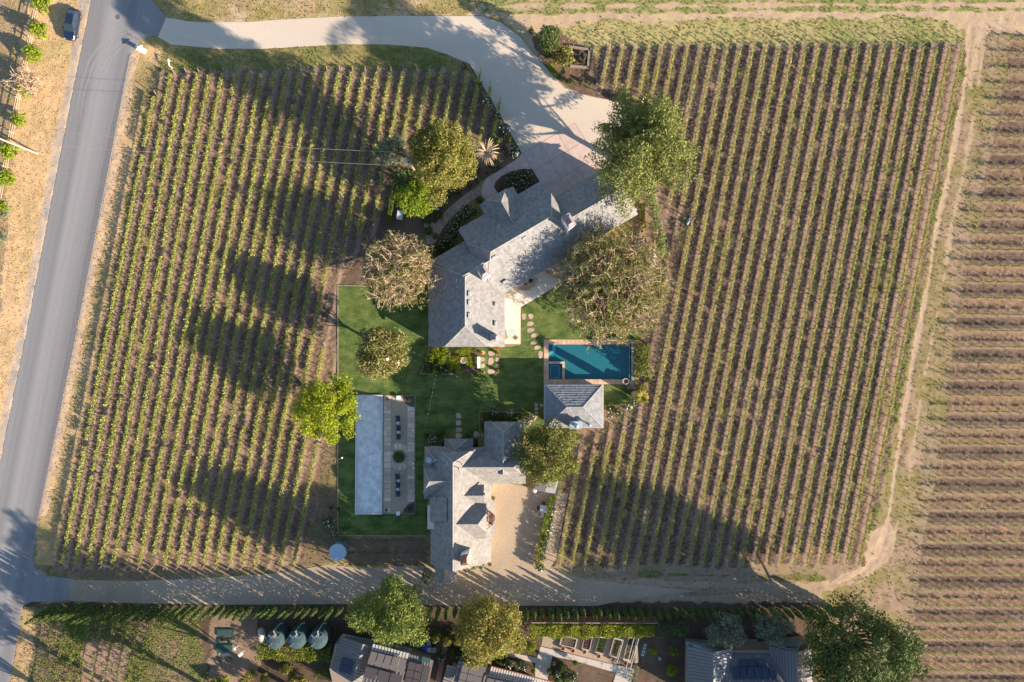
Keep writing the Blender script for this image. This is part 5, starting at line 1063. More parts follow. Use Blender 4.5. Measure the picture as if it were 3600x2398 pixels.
# ------------------------------------------------------------------ bocce court and its flagged strip
ct = thing('bocce_court', 'long pale bocce court with concrete rim on the lawn', 'court', P(1298, 1598))
def cz(zx, zy): return (1150 + zx / 3.136, 1350 + zy / 3.136)
m_rim = mat('court_rim', (.60, .58, .54), .8, .1, 3)
def qd(a, b_, c_, d_): return PP([a, b_, c_, d_])
MB().prism(qd((1255, 1392), (1343, 1392), (1342, 1804), (1253, 1804)), -.05, .07).build('sand_bed', mat('oyster_sand', (.50, .505, .505), .9, col2=(.86, .85, .82), scale=.9, detail=9), ct)
for k in range(10):
    y0, y1 = 1388 + 42.0 * k + .3, 1388 + 42.0 * (k + 1) - .3; o0, o1 = -.18 * k, -.18 * (k + 1)
    MB().prism(qd((1251 + o0, y0), (1256 + o0, y0), (1256 + o1, y1), (1251 + o1, y1)), -.05, .26).build('kerb_block', m_rim, ct); MB().prism(qd((1341.5 + o0, y0), (1346.5 + o0, y0), (1346.5 + o1, y1), (1341.5 + o1, y1)), -.05, .26).build('kerb_block', m_rim, ct)
for y, o in ((1388, 0), (1802, -1.7)):
    for k in range(3): MB().prism(qd((1256.2 + o + 28.3 * k, y), (1256.2 + o + 28.3 * (k + 1) - .4, y), (1256.2 + o + 28.3 * (k + 1) - .4, y + 5.5), (1256.2 + o + 28.3 * k, y + 5.5)), -.05, .255).build('kerb_block', m_rim, ct)
pat = slab('patio', [(1348, 1389), (1459, 1390), (1459, 1806), (1346.5, 1806)], -.03, .045, mat('patio_gravel', (.40, .32, .235), .95, .25, 9, .03, 20))
strip('edging', [(1348.5, 1389.5), (1459, 1390.5), (1459, 1806), (1347, 1806)], .07, 0, .085, m_edge, pat)
m_fs = mat('flagstone', (.60, .475, .36), .85, .16, 2.2, .012, 14, isl=.26)
def colstones(x0, x1, y0, y1, skip):
    y = y0
    while y < y1 - 6:
        h_ = random.uniform(10, 24)
        if not skip[0] < y + h_ / 2 < skip[1] or True:
            sp = random.random() < .25; xm = x0 + (x1 - x0) * random.uniform(.45, .65); j = lambda: random.uniform(-1.1, 1.1); yb = min(y + h_, y1)
            for xa, xb in (((x0, xm - .5), (xm + .5, x1)) if sp else ((x0, x1),)):
                MB().prism(PP([(xa + abs(j()), y + .6 + abs(j()) * .6), (xb - abs(j()), y + .6 + abs(j()) * .6), (xb - abs(j()) * .6, yb - .6 - abs(j()) * .6), (xa + abs(j()) * .6, yb - .6 - abs(j()) * .6)]), .0, .075 + random.uniform(0, .015)).build('flagstone', m_fs, pat)
        y += h_
colstones(1349.5, 1374, 1391, 1804, (0, 0)); colstones(1432.5, 1457.5, 1430, 1764, (0, 0))
for k in range(15):
    a0, a1 = 2 * math.pi * k / 15 + .04, 2 * math.pi * (k + 1) / 15 - .04; r1 = 23.5; q = []
    for a in (a0, a1): q.append((1403.5 + r1 * math.cos(a), 1605 + r1 * math.sin(a)))
    for a in (a1, a0): r2 = min(28.0 / max(.15, abs(math.cos(a))), random.uniform(44, 50)); q.append((1403.5 + r2 * math.cos(a), 1605 + r2 * math.sin(a)))
    MB().prism(PP(q), .0, .078 + random.uniform(0, .015)).build('flagstone', m_fs, pat)
c = P(1403.5, 1605); t = thing('ring_planter', 'round stone planter of dark foliage in the patio middle', 'planter', c)
b = MB(); b.lathe(c, [(.95, 0), (.95, .35), (.78, .36), (.76, .2)], 24); b.build('ring', mat('ring_stone', (.20, .17, .15), .9, .2, 4), t)
C = np.c_[RNG.normal(0, .42, 500), RNG.normal(0, .42, 500), RNG.uniform(.25, .75, 500)]; C = C[np.hypot(C[:, 0], C[:, 1]) < .85] + np.array([c.x, c.y, 0]); leaf_obj('foliage', leaves_V(C, .2, np.array([[0, 0, 1.]]), .8), L_dark, t); C = np.c_[RNG.normal(0, .14, 150), RNG.normal(0, .14, 150), RNG.uniform(.6, 1.1, 150)] + np.array([c.x, c.y, 0]); leaf_obj('foliage', leaves_V(C, .16, np.array([[0, 0, 1.]]), .8), L_box, t)
for px_ in ([(1416, 1391), (1458, 1391), (1458, 1431), (1445, 1428), (1428, 1420), (1420, 1408)], [(1458, 1763), (1458, 1804), (1415, 1804), (1422, 1787), (1435, 1773)]): bedshape('planting_bed', px_, .09, mat('gravel_mulch', (.10, .08, .075), .95, .3, 6))
shrubs('dark', [(1441, 1406, .38), (1441, 1788, .38)], 'small dark shrub in a rounded corner bed of the patio', 'corner bed shrubs', .38, .6); shrubs('olive', [(1362, 1402, .25), (1358, 1793, .25)], 'small ochre tuft at a flagged corner beside the court', 'ochre tufts', .25, .4)
for y, l in ((1397, 'white square bin at the north end of the flagged strip'), (1803, 'white square bin at the south end of the flagged strip')):
    c = P(1402 + (0 if y < 1500 else -1), y); t = thing('storage_box', l, 'box', c); MB().box(c, .52, .5, .42).build('case', m_wpaint, t); MB().box(c + Vector((0, 0, .423)), .56, .54, .05).build('lid', m_wpaint, t)
m_nav = mat('navy_paint', (.022, .04, .075), .6, .15, 4)
def adirondack(x, y, label):
    c = P(x, y); t = thing('adirondack_chair', label, 'chair', c, 'navy adirondack chairs')
    for k in range(5):
        yy = -.22 + .11 * k; MB().hexa([(c.x - .28, c.y + yy - .045, .38), (c.x + .2, c.y + yy - .045, .26), (c.x + .2, c.y + yy + .045, .26), (c.x - .28, c.y + yy + .045, .38)], [(c.x - .28, c.y + yy - .045, .41), (c.x + .2, c.y + yy - .045, .29), (c.x + .2, c.y + yy + .045, .29), (c.x - .28, c.y + yy + .045, .41)]).build('seat_slat', m_nav, t)
        MB().hexa([(c.x + .2, c.y + yy - .045, .3), (c.x + .23, c.y + yy - .045, .3), (c.x + .23, c.y + yy + .045, .3), (c.x + .2, c.y + yy + .045, .3)], [(c.x + .42, c.y + yy * 1.15 - .045, .98), (c.x + .45, c.y + yy * 1.15 - .045, .98), (c.x + .45, c.y + yy * 1.15 + .045, .98), (c.x + .42, c.y + yy * 1.15 + .045, .98)]).build('back_slat', m_nav, t)
    for s in (-1, 1):
        MB().box(c + Vector((-.02, s * .33, .55)), .68, .13, .03).build('armrest', m_nav, t)
        for dx in (-.28, .25): MB().box(c + Vector((dx, s * .33, .04)), .08, .06, .508).build('leg', m_nav, t)
for x, y in ((785, 378), (790, 480), (790, 578)): adirondack(*cz(x, y), 'navy slatted garden chair on the gravel north of the ring planter')
for x, y in ((780, 1015), (785, 1107), (785, 1203)): adirondack(*cz(x, y), 'navy slatted garden chair on the gravel south of the ring planter')
for zx, zy in ((785, 428), (790, 528), (795, 1060), (783, 1155)):
    c = P(*cz(zx, zy)); t = thing('side_table', 'small round glass topped side table between navy chairs', 'table', c, 'round side tables'); b = MB(); b.lathe(c, [(.2, .42), (.21, .44), (.02, .445)], 16); b.build('table_top', mat('table_glass', (.42, .56, .60), .2), t); b = MB(); b.lathe(c, [(.13, .04), (.1, .2), (.13, .42)], 10); b.build('pedestal', m_wpaint, t)
# ------------------------------------------------------------------ terrace furniture
m_teak = mat('teak', (.20, .13, .08), .8, .2, 5); m_yel = mat('yellow_cushion', (.36, .29, .05), .8); m_mint = mat('mint_glass', (.42, .52, .48), .2)
def chair(name, x, y, a, label, group, z0=.115, frame=None, cush=None, w_=.55):
    frame = frame or m_teak; c = P(x, y); c.z = z0; t = thing(name, label, 'chair', c, group); u = Vector((math.cos(a), math.sin(a), 0)); v = Vector((-u.y, u.x, 0))
    MB().box(c + Vector((0, 0, .38)), w_, w_, .05, a).build('seat', frame, t)
    if cush: MB().box(c + Vector((0, 0, .433)) + u * .02, w_ * .86, w_ * .86, .08, a).build('cushion', cush, t)
    for k in range(4): o = -w_ * .38 + k * w_ * .25; MB().hexa([c - u * w_ * .5 + v * (o - .04) + Vector((0, 0, .43)), c - u * w_ * .46 + v * (o - .04) + Vector((0, 0, .43)), c - u * w_ * .46 + v * (o + .04) + Vector((0, 0, .43)), c - u * w_ * .5 + v * (o + .04) + Vector((0, 0, .43))], [c - u * w_ * .68 + v * (o - .04) + Vector((0, 0, .88)), c - u * w_ * .64 + v * (o - .04) + Vector((0, 0, .88)), c - u * w_ * .64 + v * (o + .04) + Vector((0, 0, .88)), c - u * w_ * .68 + v * (o + .04) + Vector((0, 0, .88))]).build('back_slat', frame, t)
    for sx in (-1, 1):
        for sy in (-1, 1): q = c + u * sx * w_ * .42 + v * sy * w_ * .42; MB().tube([q, q + Vector((0, 0, .385))], .028, 5).build('leg', frame, t)
    return t
c = P(1796, 1170); c.z = .115; t = thing('garden_table', 'round mint glass table on the bright terrace corner', 'table', c); b = MB(); b.lathe(c, [(.66, .70), (.67, .72), (.02, .73)], 28); b.build('table_top', m_mint, t); b = MB(); b.lathe(c, [(.3, 0), (.06, .06), (.05, .7)], 12); b.build('pedestal', MATS['iron'], t)
chair('garden_chair', 1779, 1184, R(35), 'teak chair with yellow cushion by the round table, house side', None, cush=m_yel); chair('garden_chair', 1811, 1186, R(140), 'teak chair with yellow cushion by the round table, lawn side', None, cush=m_yel)
chair('garden_chair', 1998, 916, R(215), 'yellow cushioned chair beside the curved seat wall by the tree', None, cush=m_yel); chair('garden_chair', 1960, 976, R(110), 'yellow cushioned chair standing at the terrace middle', None, cush=m_yel)
for (x, y), lab in (((1853, 1000), 'curved low stone seat wall with round grill on the terrace'), ((1950, 943), 'curved low stone seat wall on the terrace near the tree')):
    c = P(x, y); c.z = .11; t = thing('seat_wall', lab, 'wall', c); a = R(30.2); u = Vector((math.cos(a), math.sin(a), 0)); v = Vector((u.y, -u.x, 0)); ro, ri = [], []
    for k in range(13):
        s = -1 + 2 * k / 12; dep = .95 * (1 - s * s) + .1; ro.append(c + u * s * 1.75 + v * dep); ri.append(c + u * s * 1.55 + v * (dep - .25))
    for k in range(12): MB().prism([ro[k], ro[k + 1], ri[k + 1], ri[k]], .1, .55).build('wall_stone', mat('wall_stone', (.50, .41, .32), .85, .1, 4, isl=.1), t)
    MB().prism([p for p in ri] + [c + u * 1.5 - v * .2, c - u * 1.5 - v * .2], .1, .2).build('floor', m_fs, t)
c = P(1865, 989); c.z = .2; t = thing('kettle_grill', 'round black kettle grill in the curved seat wall', 'grill', c); b = MB(); b.lathe(c + Vector((0, 0, .45)), [(.12, 0), (.3, .15), (.34, .3), (.28, .42), (.05, .48)], 18); b.build('bowl', mat('black_enamel', (.03, .03, .035), .35), t)
for k in range(3): a = k * 2.1; MB().tube([c + Vector((.1 * math.cos(a), .1 * math.sin(a), .5)), c + Vector((.3 * math.cos(a), .3 * math.sin(a), 0))], .02, 4).build('leg', MATS['black_enamel'], t)
chair('garden_chair', 1848, 1000, R(20), 'small teak chair inside the curved seat wall by the grill', None, z0=.2, w_=.4)
# pots and urns
m_terra = mat('terracotta', (.42, .19, .10), .85, .12, 4); m_urn = mat('cream_urn', (.62, .54, .42), .8, .08, 4)
def pot(x, y, r, h, label, group=None, m=None, plant=None, z0=.0, name='flower_pot'):
    c = P(x, y, h); c.z = z0; t = thing(name, label, 'pot', c, group); b = MB(); b.lathe(c, [(r * .65, 0), (r * .8, h * .3), (r * .95, h * .85), (r * 1.05, h * .9), (r * 1.05, h), (r * .82, h), (r * .78, h * .8)], 18); b.build('pot', m or m_terra, t)
    if plant: 
        k = 90; C = np.c_[RNG.normal(0, r * .4, k), RNG.normal(0, r * .4, k), h + RNG.uniform(-.05, r * .9, k)] + np.array([c.x, c.y, z0]); leaf_obj('plant', leaves_V(C, .14, np.array([[0, 0, 1.]]), .8), plant, t)
    else: b = MB(); b.lathe(c, [(r * .8, h * .8), (r * .78, h * .84), (.01, h * .85)], 14); b.build('potting_soil', mat('potting_soil', (.10, .06, .045), .95), t)
    return t
for x, y in ((2239, 1219), (2240, 1254), (2240, 1290), (2240, 1326)): pot(x, y, .27, .8, 'cream urn with a small plant in the row along the pool edge', 'urns along the pool edge', m_urn, L_lime, name='urn')
pot(2200, 1341, .45, .55, 'large empty cream bowl on the pool coping corner', None, m_urn, name='urn'); pot(2236, 1359, .26, .7, 'brown pot with green plant at the stone landing', None, mat('brown_pot', (.36, .25, .17), .8), L_box)
for x, y, l in ((1694, 1241, 'terracotta pot with orange flowers on the stepping stone lawn'), (1750, 1243, 'terracotta pot beside the red flowers at the house wall'), (1697, 1309, 'terracotta pot by the bench on the stepping stones'), (1749, 1305, 'terracotta pot at the outer corner of the stepping stones')): pot(x, y, .24, .45, l, None, None, lm('orange_bloom', (.45, .18, .02), (.6, .3, .03)) if 'orange' in l else L_box, .05)
c = P(1629, 1267); t = pot(1629, 1267, .48, .6, 'large round planter of red and white flowers in the formal garden', None, m_urn, lm('mixed_bloom', (.16, .24, .04), (.5, .07, .05)))
for x0 in range(4):
    for y0 in range(6): MB().box(P(1620.5 + x0 * 6.3, 1259 + y0 * 9), 5.6 / S, 8.2 / S, .05).build('brick_paver', mat('dark_paver', (.17, .14, .13), .9, .2, 5, isl=.2), lawn)
c = P(1685, 1274); t = thing('garden_bench', 'long pale grey bench by the stepping stones', 'bench', c)
MB().box(c + Vector((0, 0, .42)), .42, 1.75, .06).build('seat', mat('bench_grey', (.50, .51, .49), .7, .08, 4), t); MB().box(c + Vector((-.24, 0, .45)), .07, 1.75, .45).build('backrest', MATS['bench_grey'], t)
for s in (-.7, .7): MB().box(c + Vector((0, s, .03)), .38, .12, .39).build('leg', MATS['bench_grey'], t)
for x, y, l in ((1637, 2008, 'dark tub with plant under the guest house south eave'), (1664, 1995, 'cream rimmed pot with plant by the guest house south eave'), (1691, 1996, 'grey rimmed pot of dark foliage by the guest house south eave'), (1723, 1985, 'terracotta pot with box ball at the guest house corner')): pot(x, y, .28, .5, l, None, m_terra if 'terra' in l else mat('grey_pot', (.33, .34, .32), .8), L_dark if 'dark' in l else L_box, .02)
shrub('olive', 1733, 1752, .4, .9, 'small red and green flower bush at the guest house east wall')
C = np.array([[P(1750, 1225).x + random.uniform(-.5, .3), P(1750, 1225).y + random.uniform(-.1, .2), random.uniform(.3, .7)] for _ in range(60)])
tag(leaf_obj('red_flowers', leaves_V(C, .2, np.array([[0, 0, 1.]]), 1), m_rfl, None), 'clump of red flowers at the foot of the west wing', 'flowers')
# ------------------------------------------------------------------ courtyard, shed, plots
t = thing('garden_shed', 'lean-to shed with corrugated roof half dark half pale under the oak', 'shed', P(1920, 1720)); zl = 2.3
def shedroof(p0, p1, p2, p3, m, n):
    for k in range(n):
        f0, f1 = k / n, (k + .82) / n; A, B, C_, D = [P(*q, zl) for q in (p0, p1, p2, p3)]; A.z = B.z = 2.5; C_.z = D.z = 2.2
        q = [A.lerp(B, f0), A.lerp(B, f1), D.lerp(C_, f1), D.lerp(C_, f0)]; MB().slab3(q, .06).build('roof_sheet', m, t)
shedroof((1886, 1695), (1922, 1700), (1918, 1731), (1879, 1723), mat('dark_sheet', (.16, .15, .155), .6), 11); shedroof((1922, 1695), (1965, 1690), (1952, 1736), (1918, 1731), mat('pale_sheet', (.37, .36, .35), .6), 12)
MB().prism(PP([(1886, 1700), (1958, 1700), (1946, 1730), (1883, 1722)], 2.0), -.05, 2.1).build('wall', mat('shed_wall', (.50, .46, .40), .8), t)
c = P(1881, 1729, 1.5); c.z = 0; b = MB(); b.lathe(c, [(.22, 0), (.3, .3), (.33, .6), (.2, .85), (.03, .9)], 14); simple('water_jar', 'white rounded jar at the shed corner', 'jar', c, b, m_wpaint)
c = P(1910, 1785); a = R(-6); t = thing('patio_table', 'square white table on the gravel beside the bright hedge', 'table', c); MB().box(c + Vector((0, 0, .7)), 1.05, 1.05, .05, a).build('table_top', mat('table_white', (.68, .64, .60), .6), t)
for sx in (-1, 1):
    for sy in (-1, 1): q = c + Vector((sx * .44, sy * .44, 0)); MB().tube([q, q + Vector((0, 0, .71))], .03, 5).build('leg', MATS['table_white'], t)
chair('patio_chair', 1911, 1769, R(-90), 'dark seated wooden chair on the far side of the white table', None, z0=.025, frame=mat('dark_wood', (.12, .075, .05), .8)); chair('patio_chair', 1893, 1784, R(0), 'dark seated wooden chair at the court side of the white table', None, z0=.025, frame=MATS['dark_wood']); chair('patio_chair', 1907, 1804, R(90), 'white metal chair drawn up to the white table', None, z0=.025, frame=m_wpaint, w_=.42)
t = thing('raised_plot', 'timber edged vegetable plot at the drive bend', 'plot', P(2035, 205)); m_tim = mat('grey_timber', (.27, .22, .18), .9, .2, 4)
for p, q in (((2005, 167), (2070, 177)), ((2071, 177), (2066, 238)), ((2007, 234), (2064, 240))): strip('timber', [p, q], .3, -.02, .4, m_tim, t)
MB().prism(PP([(2006, 172), (2067, 181), (2062, 236), (2008, 232)]), -.02, .18).build('plot_soil', MATS['garden_mulch'], t)
shrubs('oli', [(2056, 195, .3), (2038, 187, .25), (2038, 206, .25), (2053, 207, .3), (2052, 222, .2)], 'small vegetable plant in the timber edged plot', 'vegetables in the plot', .28, .6, 'vegetable_plant', 'plant'); shrub('olive', 2025, 222, .35, .4, 'straw coloured plant in the timber edged plot')
# timber fence behind the cypresses
t = thing('timber_fence', 'reddish board fence leaning behind the cypress line', 'fence', P(1850, 2168)); m_brd = mat('red_board', (.34, .165, .085), .85, .2, 3, isl=.25)
A, B = P(1848, 2166), P(2305, 2168); n_ = 118
me0 = None
for k in range(n_):
    c = A.lerp(B, (k + .5) / n_); w_ = (B - A).length / n_ * .93
    o = MB().hexa([(c.x - w_ / 2, c.y - .012, .02), (c.x + w_ / 2, c.y - .012, .02), (c.x + w_ / 2, c.y + .012, .02), (c.x - w_ / 2, c.y + .012, .02)], [(c.x - w_ / 2, c.y - .272, 1.75), (c.x + w_ / 2, c.y - .272, 1.75), (c.x + w_ / 2, c.y - .248, 1.75), (c.x - w_ / 2, c.y - .248, 1.75)]).build('board', m_brd, t)
for f in np.linspace(0, 1, 9): c = A.lerp(B, float(f)); MB().hexa([(c.x - .06, c.y - .16, 0), (c.x + .06, c.y - .16, 0), (c.x + .06, c.y - .04, 0), (c.x - .06, c.y - .04, 0)], [(c.x - .06, c.y - .43, 1.85), (c.x + .06, c.y - .43, 1.85), (c.x + .06, c.y - .31, 1.85), (c.x - .06, c.y - .31, 1.85)]).build('post', m_tim, t)
MB().box(A.lerp(B, .5) + Vector((0, -.27, 1.753)), (B - A).length, .14, .05, math.atan2((B - A).y, (B - A).x)).build('cap_rail', m_tim, t)
# raised beds
m_bedw = mat('bed_timber', (.42, .36, .30), .85, .15, 4)
for k, (q, l) in enumerate((([(1975.5, 2233), (2031.6, 2247), (2022.7, 2281), (1966.6, 2267)], 'wide raised bed of bare soil by the laurel hedge'), ([(2055, 2236.5), (2084, 2240), (2073, 2289), (2045, 2282)], 'narrow raised bed with dark red plants'), ([(2108, 2238), (2136.5, 2241.6), (2121, 2301.6), (2093, 2295)], 'raised bed full of leafy green vegetables'), ([(2159.5, 2241.6), (2190, 2249), (2168, 2315.6), (2141.6, 2306.7)], 'raised bed with brown rows and a green edge'), ([(2211.7, 2236.5), (2241, 2243), (2217, 2327), (2191, 2320.7)], 'longest raised bed below the two leaning poles'))):
    Q = PP(q, .6); t = thing('raised_bed', l, 'planter', Vector((Q[0].x, Q[0].y, 0))); c = sum(Q, Vector()) / 4
    I = [c + (p - c) * .86 for p in Q]
    for i in range(4): MB().prism([Q[i], Q[(i + 1) % 4], I[(i + 1) % 4], I[i]], 0, .6).build('board', m_bedw, t)
    MB().prism(I, 0, .48).build('bed_soil', mat('bed_soil', (.13, .085, .06), .95, .3, 5), t)
    n_ = (60, 160, 900, 260, 220)[k]; f = RNG.random((n_, 2)) * .9 + .05
    if k == 3: f[:, 0] = .55 + f[:, 0] * .4
    C = np.array([tuple(I[0].lerp(I[1], a).lerp(I[3].lerp(I[2], a), b_)) for a, b_ in f]); C[:, 2] = .5 + RNG.uniform(0, .18, n_); leaf_obj('crop', leaves_V(C, .17, np.array([[0, 0, 1.]]), 1), lm('red_crop', (.07, .025, .025), (.16, .06, .05)) if k == 1 else L_rose, t, 'stuff')
for x, y in ((1978, 2280), (2013, 2288), (2054, 2292), (2104, 2307), (2154, 2320), (2198, 2333)): pot(x, y, .33, .5, 'wide terracotta pot at the foot of a raised bed', 'terracotta pots by the raised beds')
for (a_, b_), k in ((((2230, 2238), (2200, 2352)), 0), (((2246, 2242), (2215, 2355)), 1), (((2191, 2250), (2168, 2332)), 2)):
    p, q = P(*a_, 1.9), P(*b_, 1.9); t = thing('trellis_rail', ['long pale pole raised over the longest bed, bed side', 'long pale pole raised over the longest bed, yard side', 'thin pole over the brown rowed bed'][k], 'pole', Vector((p.x, p.y, 0))); MB().tube([p, q], .06, 6).build('rail', m_bedw, t)
    for e in (p, q): MB().tube([(e.x, e.y, 0), e], .045, 5).build('upright', m_bedw, t)
# back garden paving
m_pav = mat('back_paving', (.46, .40, .34), .8, .06, 2, .004, 20)
bp_ = slab('back_walk', [(1900, 2272), (2010, 2300), (2140, 2332), (2230, 2352), (2215, 2420), (2150, 2420), (2165, 2365), (2040, 2328), (1942, 2306), (1925, 2390), (1880, 2398), (1882, 2330), (1780, 2305), (1740, 2290), (1780, 2290), (1888, 2312)], -.02, .04, mat('joint3', (.30, .26, .22), .9)); panels('paver', [(1900, 2272), (2010, 2300), (2140, 2332), (2230, 2352), (2215, 2420), (2150, 2420), (2165, 2365), (2040, 2328), (1942, 2306), (1925, 2390), (1880, 2398), (1882, 2330), (1780, 2305), (1740, 2290), (1780, 2290), (1888, 2312)], bp_, m_pav, (1900, 2272), R(-14.5), 2.4, 1.9, .03, 0, .05)
slab('back_path', [(1560, 2250), (1580, 2255), (1560, 2340), (1545, 2420), (1525, 2420), (1545, 2330)], -.02, .04, mat('path_dirt', (.24, .17, .13), .95, .2, 4))
slab('gravel_yard', [(1910, 2230), (2240, 2236), (2245, 2330), (2160, 2335), (2010, 2298), (1903, 2270)], -.02, .032, mat('tan_fines', (.36, .27, .19), .95, .15, 4, .02, 20))
for x, y in ((2268, 2268), (2265, 2279), (2262, 2291), (2259, 2302)): simple('stepping_pad', 'pale teal square stepping pad in the mulch yard', 'pad', P(x, y), MB().box(P(x, y), .45, .34, .06, R(-14)), mat('pad_teal', (.33, .42, .41), .7), 'stepping pads in the mulch yard')
simple('drain_grate', 'square grey grate in the mulch yard', 'grate', P(2319, 2315), MB().box(P(2319, 2315), .45, .45, .08, R(-8)), mat('grate', (.30, .31, .31), .6))
# ------------------------------------------------------------------ metal roofed neighbours
m_seam = mat('grey_seam_roof', (.175, .158, .15), .65, .06, 1.5); m_seamt = mat('tan_seam_roof', (.27, .235, .215), .5, .06, 1.5, metal=.2); m_pan = mat('solar_blue', (.012, .022, .05), .2, spec=.7); m_panrefl = mat('solar_reflect', (.17, .145, .135), .3); m_fr = mat('panel_frame', (.32, .30, .29), .5, metal=.5)  # tan panel tone is a reflection put into the colour
def seams(root, q, along, n, m, name='seam', par=None):
    """ribs across a 3-D quad: n ribs running from edge 0-1 side to edge 3-2 side"""
    for k in range(1, n):
        f = k / n; a, b_ = q[0].lerp(q[1], f), q[3].lerp(q[2], f); u = Vector((0, 0, .035)); MB().tube([a + u * .5, b_ + u * .5], .035, 4).build(name, m, par or root)
def quad_roof(root, q, n, m, th=.15, name='roof_plane'):
    o = MB().slab3(q, th).build(name, m, root); seams(root, q, 0, n, mat('seam_shadow', (.11, .105, .105), .5), par=o); return o
def panel_grid(root, q, nx, ny, m, lift=.12, name='solar_panel'):
    for i in range(nx):
        for j in range(ny):
            g = .012; L4 = []
            for a, b_ in ((i / nx + g, j / ny + g), ((i + 1) / nx - g, j / ny + g), ((i + 1) / nx - g, (j + 1) / ny - g), (i / nx + g, (j + 1) / ny - g)): L4.append(q[0].lerp(q[1], a).lerp(q[3].lerp(q[2], a), b_) + Vector((0, 0, lift)))
            MB().slab3(L4, .05).build(name, m, root)
def P3(l): return [P(x, y, z) for x, y, z in l]
hs = thing('solar_house', 'low house with seamed metal and tan reflecting solar roof beside the dark tanks', 'house', P(1320, 2330))
quad_roof(hs, P3([(1167, 2356, 2.9), (1197, 2239, 2.9), (1276, 2265, 4.2), (1238, 2400, 4.2)]), 12, m_seam); quad_roof(hs, P3([(1238, 2400, 4.2), (1276, 2265, 4.2), (1312, 2273, 3.4), (1270, 2410, 3.4)]), 12, m_seam)
panel_grid(hs, P3([(1203, 2309, 3.45), (1244, 2321, 4.1), (1231, 2371, 4.1), (1191, 2357, 3.45)]), 1, 2, m_pan)
quad_roof(hs, P3([(1310, 2262, 3.7), (1440, 2296, 3.7), (1425, 2350, 4.3), (1296, 2318, 4.3)]), 14, m_seamt); quad_roof(hs, P3([(1296, 2318, 4.3), (1425, 2350, 4.3), (1400, 2440, 5.0), (1262, 2430, 5.0)]), 10, m_seam)
panel_grid(hs, P3([(1305, 2287, 4.35), (1432, 2318, 4.35), (1420, 2366, 4.75), (1291, 2332, 4.75)]), 5, 1, m_panrefl, .18); panel_grid(hs, P3([(1288, 2340, 4.7), (1418, 2374, 4.7), (1410, 2412, 5.0), (1276, 2378, 5.0)]), 3, 1, mat('solar_reflect_dim', (.085, .07, .07), .3), .2)  # brown panels: dimmer reflection, likewise painted into the base colour
quad_roof(hs, P3([(1440, 2300, 3.6), (1524, 2322, 3.6), (1500, 2440, 4.4), (1408, 2420, 4.4)]), 9, m_seam); panel_grid(hs, P3([(1438, 2322, 4.0), (1515, 2342, 4.0), (1498, 2425, 4.5), (1420, 2405, 4.5)]), 3, 3, MATS['solar_reflect_dim'], .2)
quad_roof(hs, P3([(1205, 2228, 2.9), (1450, 2282, 2.9), (1440, 2296, 3.1), (1197, 2239, 2.9)]), 16, mat('green_seam', (.17, .185, .14), .5), .12)
MB().prism(PP([(1180, 2262), (1300, 2275), (1430, 2300), (1510, 2325), (1490, 2440), (1180, 2440), (1160, 2350)], 2.5), -.05, 2.75).build('wall', mat('tan_wall', (.28, .22, .17), .9), hs)
MB().slab3(P3([(1485, 2308, 3.75), (1514, 2316, 3.75), (1510, 2332, 3.85), (1481, 2324, 3.85)]), .1).build('skylight', mat('skylight', (.05, .10, .10), .1), hs)
hp = thing('pergola_house', 'low tan reflecting solar roofed house with slatted pergola strip by the paved walk', 'house', P(1720, 2400))
quad_roof(hp, P3([(1572, 2338, 2.9), (1604, 2348, 2.9), (1580, 2440, 2.9), (1548, 2430, 2.9)]), 1, m_seamt); seams(hp, P3([(1572, 2338, 2.95), (1548, 2430, 2.95), (1580, 2440, 2.95), (1604, 2348, 2.95)]), 0, 9, MATS['seam_shadow'], par=hp.children[-1])
quad_roof(hp, P3([(1612, 2324, 3.2), (1710, 2346, 3.2), (1690, 2440, 4.2), (1586, 2430, 4.2)]), 3, m_seam); panel_grid(hp, P3([(1626, 2334, 3.5), (1703, 2354, 3.5), (1685, 2430, 4.2), (1606, 2412, 4.2)]), 3, 3, m_panrefl, .2)
quad_roof(hp, P3([(1710, 2372, 3.6), (1900, 2412, 3.6), (1890, 2450, 4.2), (1695, 2430, 4.2)]), 8, m_seam); panel_grid(hp, P3([(1712, 2380, 3.7), (1860, 2412, 3.7), (1850, 2450, 4.2), (1700, 2430, 4.2)]), 5, 1, m_panrefl, .2)
MB().prism(PP([(1590, 2345), (1700, 2365), (1890, 2415), (1880, 2450), (1570, 2450)], 2.5), -.05, 2.7).build('wall', MATS['tan_wall'], hp)
def slat_strip(root, q, n, m):
    for k in range(n):
        f0, f1 = k / n, (k + .72) / n; MB().slab3([q[0].lerp(q[1], f0), q[0].lerp(q[1], f1), q[3].lerp(q[2], f1), q[3].lerp(q[2], f0)], .08).build('slat', m, root)
slat_strip(hp, P3([(1728, 2344, 3.1), (1945, 2400, 3.1), (1938, 2424, 3.1), (1720, 2370, 3.1)]), 24, mat('slat_paint', (.50, .44, .40), .6)); strip_b = MB().slab3(P3([(1727, 2341, 3.16), (1946, 2397, 3.16), (1945, 2400, 3.16), (1726, 2344, 3.16)]), .1).build('fascia', m_cop, hp)
slat_strip(hs, P3([(1312, 2264, 4.0), (1440, 2298, 4.0), (1435, 2316, 4.05), (1307, 2285, 4.05)]), 12, MATS['slat_paint'])
hw = thing('winged_house', 'grey seamed metal house with two hipped wings and navy solar panels', 'house', P(2620, 2360))
